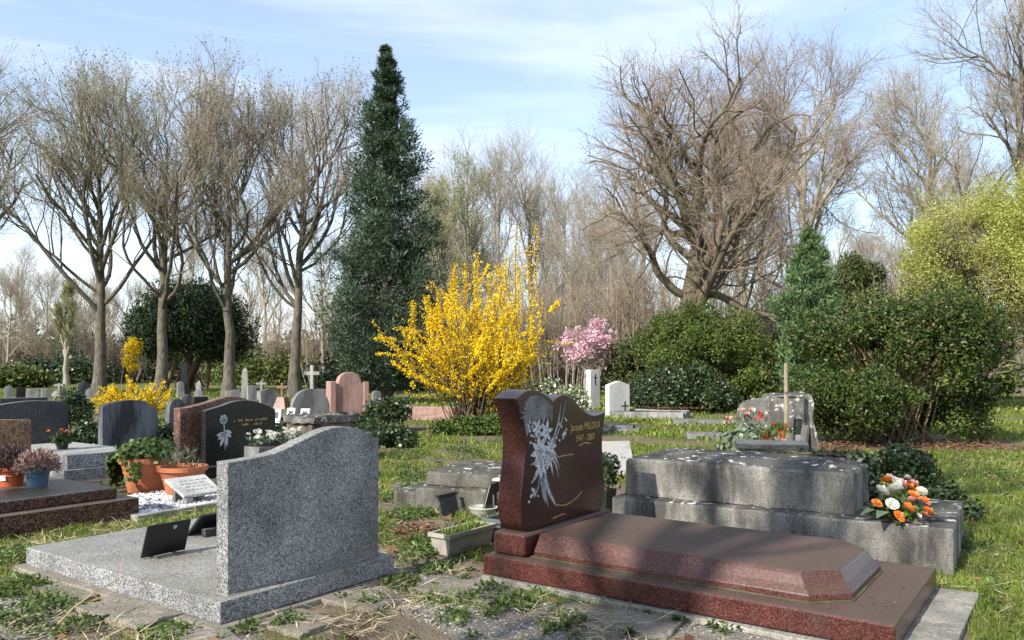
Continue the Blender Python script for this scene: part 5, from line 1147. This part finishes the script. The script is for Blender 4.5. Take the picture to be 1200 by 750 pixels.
# forsythias
def forsythia(px, py, rad, hgt, n_st, n_fl, seed, label, shoots=(), fs=0.036, nm='forsythia'):
    rg = np.random.default_rng(seed); p = G(px, py); t = thing(nm, (p.x, p.y, 0), 0, label, 'shrub')
    a = rg.uniform(0, 2*np.pi, n_st); L_ = hgt * rg.uniform(0.75, 1.25, n_st); K = 10
    d = unit(np.stack([np.cos(a)*(0.29 if hgt > 2 else 0.75), np.sin(a)*(0.29 if hgt > 2 else 0.5), np.ones(n_st)*rg.uniform(0.7, 1.5, n_st)], 1)); pt_ = np.stack([rg.normal(size=n_st)*rad*0.16, rg.normal(size=n_st)*rad*0.12, np.zeros(n_st)-0.03], 1); pts = [pt_]
    out = np.stack([np.cos(a), np.sin(a), a*0], 1)
    for k in range(K-1):
        d = unit(d + out*0.035*rad/1.8 + np.array([0, 0, -0.05]) + rg.normal(size=d.shape)*0.12); pts.append(pts[-1] + d*(L_/(K-1))[:, None])
    P = np.stack(pts, 1); P[..., 0] *= 0.8 if hgt > 2 else 1.0; P[..., 2] = np.maximum(P[..., 2], 0.05); R = np.broadcast_to(0.016*np.linspace(1, 0.3, K)[None], (n_st, K))
    P2, R2 = grow(rg, P, R, 7, hgt*0.34, 0.6, 5, 0.25, 0.12, 0.007, 0.3, 1.0)
    sh = []
    for (dx, h0, h1) in shoots:
        zz = np.linspace(h0, h1, 5); q_ = np.stack([dx + np.cumsum(rg.normal(size=5)*0.025), rg.normal()*0.3 + np.cumsum(rg.normal(size=5)*0.02), zz], 1); sh.append(q_)
    v, q = join([tubes(P, R, 4, rg), tubes(P2, R2, 3, rg)] + ([tubes(np.stack(sh), np.full((len(sh), 5), 0.008), 3, rg)] if sh else [])); link('stem', np_mesh('stem', v, q), M['stem'], t)
    wt = rg.gamma(0.7, 1.0, len(P2)); i = rg.choice(len(P2), n_fl, p=wt/wt.sum()); k = rg.integers(0, 4, n_fl); f = rg.uniform(0, 1, (n_fl, 1)); pos = P2[i, k]*(1-f) + P2[i, k+1]*f
    keep = (pos[:, 2] > hgt*0.14 + 0.25*rg.normal(size=n_fl)*hgt*0.35); pos = pos[keep] + rg.normal(size=(keep.sum(), 3))*0.016
    if sh:
        S_ = np.stack(sh); m_ = 420; i = np.repeat(np.arange(len(S_)), m_); f = np.tile(np.linspace(0, 3.99, m_), len(S_)); f = np.round(f*9)/9*0.999; k = f.astype(int); fr = (f-k)[:, None]
        pos = np.concatenate([pos, S_[i, k]*(1-fr) + S_[i, k+1]*fr + rg.normal(size=(len(i), 3))*np.array([0.035, 0.035, 0.012])])
    v, q = leaf_quads(pos, rg, fs, fs*0.75); link('blossom', np_mesh('blossom', v, q), M['yellow'], t); return t
forsythia(556, 506, 1.6, 2.6, 150, 75000, 51, 'large bright yellow forsythia in bloom right of the dark conifer',
   shoots=[(-1.3, 1.9, 2.7), (-0.75, 2.2, 2.95), (-0.3, 2.3, 3.15), (-0.15, 2.3, 3.5), (0.0, 2.2, 3.6), (0.1, 2.2, 3.75), (0.3, 2.2, 3.3), (0.55, 2.2, 3.4), (0.7, 2.2, 3.6), (0.85, 2.1, 4.3), (0.95, 2.2, 3.5), (1.1, 2.0, 3.9), (1.22, 1.9, 4.35), (-0.45, 2.2, 3.0), (0.42, 2.2, 3.5), (-0.9, 2.0, 2.8)])
forsythia(156, 494, 0.75, 1.0, 70, 12000, 52, 'small round yellow forsythia behind the blue grey gravestone', fs=0.04)
bush('forsythia', Wp(155, 440, 42).xy.to_3d(), (0.5, 0.5, 2.2), 1500, 14, 0.3, 0.12, 0.06, M['yellow'], 'slim tall yellow forsythia between first and second trunks', 'shrub', 53, 1.2, 8, 0.03)
# shrubs
p = Wp(652, 480, 15.8)
bush('shrub', (p.x, p.y, 0), (0.72, 0.6, 1.05), 6500, 26, 0.26, 0.075, 0.038, M['variegated'], 'variegated cream and green shrub right of the big forsythia', 'shrub', 61, 0.25, 12, 0.015)
p = Wp(86, 486, 14.5)
bush('shrub', (p.x, p.y, 0), (0.42, 0.35, 0.55), 2600, 14, 0.18, 0.07, 0.03, M['yew'], 'dark green juniper shrub left of the small yellow forsythia', 'shrub', 62, 0.42, 8, 0.015)
p = Wp(452, 500, 17.0)
bush('shrub', (p.x, p.y, 0), (0.55, 0.45, 0.5), 3600, 22, 0.2, 0.07, 0.045, M['ivy'], 'dark ivy-clad shrub at left foot of the big forsythia', 'shrub', 63, 0.2, 8, 0.015)
p = Wp(440, 514, 13.6)
bush('ivy_mound', (p.x, p.y, 0), (0.85, 0.6, 0.32), 5200, 26, 0.18, 0.07, 0.06, M['ivy'], 'low dark ivy carpet right behind the grey headstone', 'ivy', 64, 0.0, 0)
p = G(1128, 612)
bush('ivy_mound', (p.x, p.y + 0.2, 0), (0.25, 0.32, 0.26), 3200, 16, 0.10, 0.042, 0.03, M['ivy'], 'rounded dark ivy mound in the grass right of the bouquet', 'ivy', 65, 0.02, 10, 0.01)
p = G(1050, 570)
bush('ivy_mound', (p.x + 0.12, p.y + 0.1, 0), (0.36, 0.5, 0.42), 3600, 20, 0.13, 0.045, 0.035, M['ivy'], 'ivy clump climbing the back right corner of the tomb', 'ivy', 66, 0.08, 12, 0.01)
p = Wp(556, 502, 16.0)
bush('shrub', (p.x, p.y, 0), (1.15, 0.4, 0.42), 5200, 34, 0.17, 0.06, 0.035, M['weed'], 'low green growth around the foot of the big forsythia', 'shrub', 67, 0.0, 10, 0.008)
for k, (px, Y_, rad, fm, lab) in enumerate([(106, 12.4, (0.36, 0.3, 0.5), 'ivy', 'dark shrub squeezed between dark headstone and blue grey gravestone'), (196, 11.9, (0.3, 0.3, 0.42), 'ivy', 'dark ivy clump right of the blue grey gravestone'), (352, 12.9, (0.5, 0.35, 0.5), 'laurel', 'dark green clump behind the crusty brown block'), (405, 16.0, (0.7, 0.5, 0.35), 'ivy', 'low ivy patch at the foot of the pink sandstone gravestone')]):
    p = Wp(px, 500, Y_); bush('shrub', (p.x, p.y, 0), rad, 2200, 18, 0.16, 0.06, 0.04, M[fm], lab, 'shrub', 120 + k, 0.1, 8, 0.01)
# pink cherry
th, tn, tips = tree(91, 2.75, 0.085, [(11, 1.25, 1.1, 7, 0.35, 0.14, 0.05, 0.5, 0.99), (8, 0.6, 0.8, 5, 0.2, 0.14, 0.02, 0.2, 1.0), (7, 0.32, 0.8, 4, 0.1, 0.14, 0.009, 0.2, 1.0)], 0.85, wig=0.03); p = Wp(687, 470, 27)
place_tree('cherry_tree', (p.x, p.y, -0.03), (th, tn), M['cherry_bark'], M['cherry_bark'], 'small pink blossoming cherry tree right of the big forsythia', foliage=twig_leaves(tips[-1], np.random.default_rng(91), 5200, 0.075, 0.06, 0.2), fm=M['pink'])
# extra evergreen masses in the distance
for k, (px, Y_, rad, fm, lab) in enumerate([(85, 75, (1.6, 1.5, 4.5), 'spruce', 'dark green conical evergreen far behind first trunk'), (690, 50, (4.2, 2, 3.2), 'yew_olive', 'olive evergreen thicket far behind the pink cherry'), (915, 40, (2.2, 2, 3.4), 'yew_olive', 'dull olive thicket behind the thuja'), (440, 46, (5, 2, 2.2), 'laurel', 'dark evergreen undergrowth behind the pink sandstone gravestone'), (1120, 34, (3, 2, 2.6), 'hedge_top', 'yellowish hedge behind the right hedge'), (10, 52, (3, 2, 1.2), 'hedge_top', 'low bright green bushes at the far left edge'), (330, 60, (7, 2, 2.0), 'hedge_top', 'light green bushes far behind third and fourth trunks'), (560, 52, (5, 2, 3.0), 'hedge_top', 'pale green undergrowth behind the big forsythia'), (790, 42, (5, 2, 4.2), 'yew_olive', 'ivy green thicket around the gnarled tree foot'), (640, 58, (6, 2, 3.4), 'hedge_top', 'fresh green thicket far behind the variegated shrub'), (980, 48, (5, 2, 4.2), 'yew_olive', 'olive thicket far behind the columnar yew'), (200, 70, (9, 2, 2.4), 'yew_olive', 'olive thicket far behind the rounded yew'), (60, 64, (6, 2, 1.6), 'laurel', 'dark low bushes far behind first trunk')]):
    p = Wp(px, 450, Y_)
    bush('evergreen_thicket', (p.x, p.y, 0), rad, 6500, 34, 0.22*max(rad), 0.30, 0.15, M[fm], lab, 'shrub', 200 + k, 0.2, 6, 0.05)

# distant wood: one mass of trunks and twigs beyond the graves
rg = np.random.default_rng(300); parts = []
N = 130; bx = np.linspace(-95, 95, N) + rg.normal(size=N)*1.0; by = rg.uniform(95, 130, N); hh = rg.uniform(11, 17, N)
z = np.linspace(0, 1, 6)[None, :]
P = np.stack([bx[:, None] + 0.3*np.sin(z*4 + bx[:, None]), by[:, None] + 0*z, hh[:, None]*z*0.9], -1); R = 0.26*(1 - 0.85*z)*np.ones((N, 1))
parts.append(tubes(P, R, 5, rg)); P1, R1 = grow(rg, P, R, 13, 5.0, 0.6, 5, 1.0, 0.12, 0.10, 0.2, 1.0); parts.append(tubes(P1, R1, 3, rg))
P2, R2 = grow(rg, P1, R1, 9, 2.8, 0.6, 4, 0.6, 0.12, 0.045, 0.15, 1.0); parts.append(tubes(P2, R2, 3, rg))
v, q = join(parts); tag(link('distant_wood', np_mesh('distant_wood', v, q), M['pale_twig']), 'pale leafless wood closing the view behind the cemetery', 'wood', kind='stuff')

n = 34000; x = rg.uniform(-85, 85, n); y = rg.uniform(76, 96, n); hz_ = 1.6 + 4.2*sn(x, y*0.2, 4.0, 3.0) + 2.0*sn(x, y*0.2, 1.3, 1.0)
pos = np.stack([x, y, hz_*rg.uniform(0, 1, n)**0.7], 1); v, q = leaf_quads(pos, rg, 0.7, 0.35); tag(link('undergrowth', np_mesh('undergrowth', v, q), M['yew_olive']), 'low olive brown undergrowth at the edge of the far wood', 'undergrowth', kind='stuff')
hx = np.linspace(-420, 420, 120); hyy = np.array([170, 200, 240, 300, 420]); hh2 = np.array([0, 4, 7, 9, 9])[:, None] * (0.75 + 0.45*sn(hx, hx*0, 40, 2.0))[None]
HX, HY = np.meshgrid(hx, hyy); ii = np.arange(HX.size).reshape(HX.shape); hq = np.stack([ii[:-1, :-1], ii[:-1, 1:], ii[1:, 1:], ii[1:, :-1]], -1).reshape(-1, 4)
tag(link('hill', np_mesh('hill', np.stack([HX, HY, hh2 - 0.05], -1).reshape(-1, 3), hq, smooth=True), plain('hill_wood', (0.22, 0.205, 0.165), 1.0, 0.0, 0.5, 0.15, 1.0, bs=0.5)), kind='structure')
# trees behind the photographer whose shade falls into the picture
SH = [(12, 4.6, 0.8, 8, 0.8, 0.12, 0.13, 0.35, 0.99), (5, 2.6, 0.7, 6, 0.5, 0.12, 0.045, 0.2, 1.0), (4, 1.3, 0.6, 4, 0.3, 0.12, 0.014, 0.2, 1.0)]
for k, (x, y, H_, r, lab) in enumerate([(-8.15, -5.13, 16.0, 0.37, 'bare tree behind the viewer shading the red grave'), (-14.5, -0.6, 13.0, 0.34, 'bare tree left of the viewer shading the left graves')]):
    th, tn, tips = tree(400 + k, H_, r, SH, 0.93, wig=0.03)
    place_tree('shade_tree', (x, y, -0.05), (th, tn), M['lime_bark'], M['lime_twig'], lab)
Yk = -0.3; pc = conifer('conifer', 600, HZ - (8.6 - EYE)*F/30, 30, 1.1, 'slim dark conifer out of view at the left shading the maroon grave', M['spruce'], 19, 260, 22, 0.6, 0.1, 0.2, 0.06, 0.7, rise=0.5)
pc.location = (-10.9, -0.45, -0.05)

# ------------------------------------------------------------------ grass, weeds, straw, gravel, dead leaves
rects = []                                # footprints of graves: frame, x0, x1, y0, y1
for t_, x0, x1, y0, y1 in ((red, -0.02, 2.63, -0.05, 1.38), (grey, -2.24, 0.06, -0.08, 1.38), (tomb, 0, 2.43, 0, 1.25), (ct, -0.3, 1.35, 0, 0.95), (lg, -2.15, 0.0, -1.45, 0.0), (lt, -2.1, 0.0, 0, 1.05), (bed, -1.35, 0.08, -0.82, 0.9), (bk, -0.5, 0.3, -0.3, 1.2)):
    rects.append((t_.location.x, t_.location.y, t_.rotation_euler[2], x0, x1, y0, y1))
def free(x, y, pad=0.0):
    ok = np.ones(len(x), bool)
    for cx_, cy_, rz, x0, x1, y0, y1 in rects:
        c, s_ = math.cos(-rz), math.sin(-rz); dx, dy = x - cx_, y - cy_; lx, ly = dx*c - dy*s_, dx*s_ + dy*c
        ok &= ~((lx > x0-pad) & (lx < x1+pad) & (ly > y0-pad) & (ly < y1+pad))
    return ok & ~((x > 0.0) & (x < 1.9) & (y > A[0].y) & (y < A[2].y) & (x < (745-600)/F*y))
def scatter(rg, y0, y1, dens, xmax=None):
    area = (y1**2 - y0**2) * 0.66; n = int(area * dens * 1.03)
    y = np.sqrt(rg.uniform(y0**2, y1**2, n)); x = rg.uniform(-0.66, 0.66, n) * y
    return x, y
def blades(x, y, rg, h, wd, lean=0.5):
    n = len(x); d = unit(np.stack([rg.normal(size=n)*lean, rg.normal(size=n)*lean, np.ones(n)], 1)); a = rg.uniform(0, np.pi, n); s_ = np.stack([np.cos(a), np.sin(a), a*0], 1)
    L_ = (h * rg.uniform(0.5, 1.5, n))[:, None]; w_ = (wd * rg.uniform(0.7, 1.3, n))[:, None]; p0 = np.stack([x, y, gz(x, y) - 0.005], 1)
    bend = np.stack([rg.normal(size=n)*0.35, rg.normal(size=n)*0.35, np.full(n, -0.1)], 1) * L_
    V = np.stack([p0 - s_*w_*0.5, p0 + s_*w_*0.5, p0 + d*L_*0.6 + s_*w_*0.4, p0 + d*L_ + bend, p0 + d*L_*0.6 - s_*w_*0.4], 1)
    o = np.arange(n)[:, None]*5
    return V.reshape(-1, 3), np.concatenate([o + np.array([[0, 1, 2, 4]])]), np.concatenate([o + np.array([[4, 2, 3]])])
rg = np.random.default_rng(500); Vs, Qs, Ts, off = [], [], [], 0
for y0, y1, dens, h, wd in ((2.6, 5.2, 5200, 0.05, 0.0045), (5.2, 8.5, 2300, 0.055, 0.007), (8.5, 14, 800, 0.065, 0.012), (14, 24, 170, 0.09, 0.03), (24, 46, 40, 0.12, 0.07)):
    x, y = scatter(rg, y0, y1, dens); g, _ = zone(x, y)
    k = (rg.uniform(0, 1, len(x)) < g**1.5) & free(x, y); x, y = x[k], y[k]
    hh_ = h * (0.6 + 0.9*sn(x, y, 0.4, 9.0))
    v, q, t3 = blades(x, y, rg, hh_, wd); Vs.append(v); Qs.append(q + off); Ts.append(t3 + off); off += len(v)
tag(link('grass', np_mesh('grass', np.concatenate(Vs), np.concatenate(Qs), np.concatenate(Ts)), M['grass']), 'short green grass covering the ground between graves', 'grass', kind='stuff')
# dry straw lying on the walkway and in bleached patches
n = 5200; x, y = scatter(rg, 2.7, 7.5, 60); g, s_ = zone(x, y); x2, y2 = scatter(rg, 2.7, 12, 300)
u_, v_ = uv(x2, y2); cl = sn(x2, y2, 0.35, 12.0)
pk = (cl > 0.50) & (rg.uniform(0, 1, len(x2)) < np.where((v_ < 2.7) & (u_ < 0.1), 0.9, 0.22)) & free(x2, y2, -0.02)
x, y = np.repeat(x2[pk], 2), np.repeat(y2[pk], 2); x = x + rg.normal(size=len(x))*0.05; y = y + rg.normal(size=len(y))*0.05
a = rg.uniform(0, 2*np.pi, len(x)); ax = np.stack([np.cos(a), np.sin(a), rg.uniform(0.0, 0.18, len(x))], 1)
v, q = leaf_quads(np.stack([x, y, gz(x, y) + rg.uniform(0.01, 0.03, len(x))], 1), rg, 0.15, 0.0075, np.array([[0, 0, 1.0]]), 0.8, axis=ax, jitter=0.1)
tag(link('straw', np_mesh('straw', v, q), M['dry_grass']), 'dry straw and bleached grass lying on the walkway', 'straw', kind='stuff')
# gravel on the walkway
x, y = scatter(rg, 2.7, 6.5, 1600); g, s_ = zone(x, y); k = (rg.uniform(0, 1, len(x)) < np.clip(s_*1.3 - 0.05, 0.04, 1)) & free(x, y); x, y = x[k], y[k]
tag(pebbles('gravel', np.stack([x, y, gz(x, y) + 0.002], 1), rg, 0.009, M['gravel']), 'loose pale gravel on the walkway', 'gravel', kind='stuff')
# weeds in clumps
Vs, Qs, off = [], [], 0
rw = random.Random(17); extra = []
for k in range(150):
    py_ = rw.uniform(655, 752); px_ = rw.uniform(-5, 1000)
    if sn(np.array(px_*0.01), np.array(py_*0.03), 0.7, 2.0) > 0.42: extra.append((px_, py_, rw.uniform(0.015, 0.05), rw.randint(10, 42)))
for k in range(60): extra.append((rw.uniform(440, 600), rw.uniform(500, 640), rw.uniform(0.05, 0.16), rw.randint(40, 130)))
for k in range(40): extra.append((rw.uniform(1000, 1200), rw.uniform(535, 740), rw.uniform(0.03, 0.09), rw.randint(20, 60)))
for px, py, r, n in extra + [(600, 708, 0.13, 260), (640, 692, 0.10, 160), (575, 690, 0.09, 120), (668, 727, 0.10, 120), (470, 684, 0.12, 240), (510, 668, 0.12, 220), (490, 650, 0.14, 260), (530, 726, 0.10, 120), (850, 735, 0.09, 150), (745, 712, 0.07, 90), (430, 706, 0.07, 90), (340, 728, 0.08, 120), (165, 690, 0.10, 140), (205, 742, 0.12, 200), (120, 655, 0.10, 160),
                     (40, 720, 0.2, 420), (20, 690, 0.16, 300), (90, 735, 0.12, 160), (15, 655, 0.2, 420), (480, 605, 0.2, 420), (468, 585, 0.2, 420), (520, 640, 0.1, 100), (490, 560, 0.25, 420), (545, 530, 0.3, 420), (590, 520, 0.3, 360), (480, 535, 0.3, 380), (560, 700, 0.09, 120), (695, 700, 0.06, 70), (1130, 640, 0.12, 200), (1165, 560, 0.3, 260), (1010, 545, 0.3, 300), (715, 590, 0.08, 80), (240, 612, 0.15, 160), (285, 735, 0.08, 100)]:
    p = G(px, py); rr_ = r*np.sqrt(rg.uniform(0, 1, n)); a = rg.uniform(0, 2*np.pi, n)
    pos = np.stack([p.x + rr_*np.cos(a), p.y + rr_*np.sin(a)*1.2, rg.uniform(0.005, 0.25, n)*r*2*(1 - rr_/r*0.6) + 0.005], 1); k = free(pos[:, 0], pos[:, 1]); pos = pos[k]
    v, q = leaf_quads(pos, rg, 0.032 + 0.05*r, 0.014 + 0.02*r, np.array([[0, 0, 1.0]]), 0.5); Vs.append(v); Qs.append(q + off); off += len(v)
tag(link('weeds', np_mesh('weeds', np.concatenate(Vs), np.concatenate(Qs)), M['weed']), 'small leafy weeds growing in clumps along the walkway', 'weeds', kind='stuff')
# dead leaves
x1, y1 = scatter(rg, 2.7, 12, 9); x2, y2 = rg.uniform(5.0, 8.6, 1300), rg.uniform(12.7, 14.4, 1300); p = G(490, 625); x3, y3 = p.x + rg.normal(size=160)*0.14, p.y + rg.normal(size=160)*0.2; p = Wp(752, 500, 17.5); x4, y4 = p.x + rg.normal(size=300)*0.5, p.y + rg.normal(size=300)*0.5
p = Wp(775, 478, 22.6); x5, y5 = p.x + rg.uniform(-0.4, 1.2, 300), p.y + rg.uniform(-0.3, 0.3, 300)
x, y = np.concatenate([x1, x2, x3, x4]), np.concatenate([y1, y2, y3, y4]); k = free(x, y); x, y = x[k], y[k]
pos = np.stack([x, y, gz(x, y) + rg.uniform(0.015, 0.045, len(x))], 1); pos = np.concatenate([pos, np.stack([x5, y5, np.full(300, 0.19)], 1)])
v, q = leaf_quads(pos, rg, 0.075, 0.045, np.array([[0, 0, 1.0]]), 0.7); tag(link('dead_leaves', np_mesh('dead_leaves', v, q), M['dead_leaf']), 'scattered brown dead leaves on the ground', 'leaves', kind='stuff')
# leaf litter and crumbs lying on the grave slabs
ls = []
for t_, x0, x1, y0, y1, z_, n in ((red, 0.35, 2.0, 0.25, 1.08, 0.2885, 26), (red, 0.3, 2.38, 0.02, 0.11, 0.152, 20), (red, 2.2, 2.38, 0.1, 1.25, 0.152, 10), (grey, -2.1, -0.25, 0.05, 1.2, 0.1415, 30), (grey, -0.06, -0.01, 0.05, 1.2, 0.1415, 10), (tomb, 0.3, 1.6, 0.4, 0.85, 0.65, 40), (tomb, 0.1, 2.3, 0.02, 0.13, 0.312, 30), (lg, -1.9, -0.2, -1.2, -0.2, 0.277, 14)):
    lx, ly = rg.uniform(x0, x1, n), rg.uniform(y0, y1, n); c_, s2 = math.cos(t_.rotation_euler[2]), math.sin(t_.rotation_euler[2])
    ls.append(np.stack([t_.location.x + lx*c_ - ly*s2, t_.location.y + lx*s2 + ly*c_, np.full(n, z_ + 0.004)], 1))
ps = np.concatenate(ls); v, q = leaf_quads(ps, rg, 0.028, 0.012, np.array([[0, 0, 1.0]]), 0.9); tag(link('leaf_litter', np_mesh('leaf_litter', v, q), M['dead_leaf']), 'small dry leaf bits lying on the grave slabs', 'leaves', kind='stuff')
# dead stalks: one by the grey grave corner, one long across the slabs
st = MB(); p = G(60, 742)
st.tube([(p.x, p.y, 0.01), (p.x + 0.06, p.y + 0.10, 0.10), (p.x + 0.14, p.y + 0.12, 0.16), (p.x + 0.2, p.y + 0.3, 0.20), (p.x + 0.12, p.y + 0.5, 0.26)], [0.006, 0.005, 0.004, 0.003, 0.002], 5)
tag(st.out('dead_stalk', M['dry_grass']), 'long dry stalk arching over the paving at lower left', 'stalk')
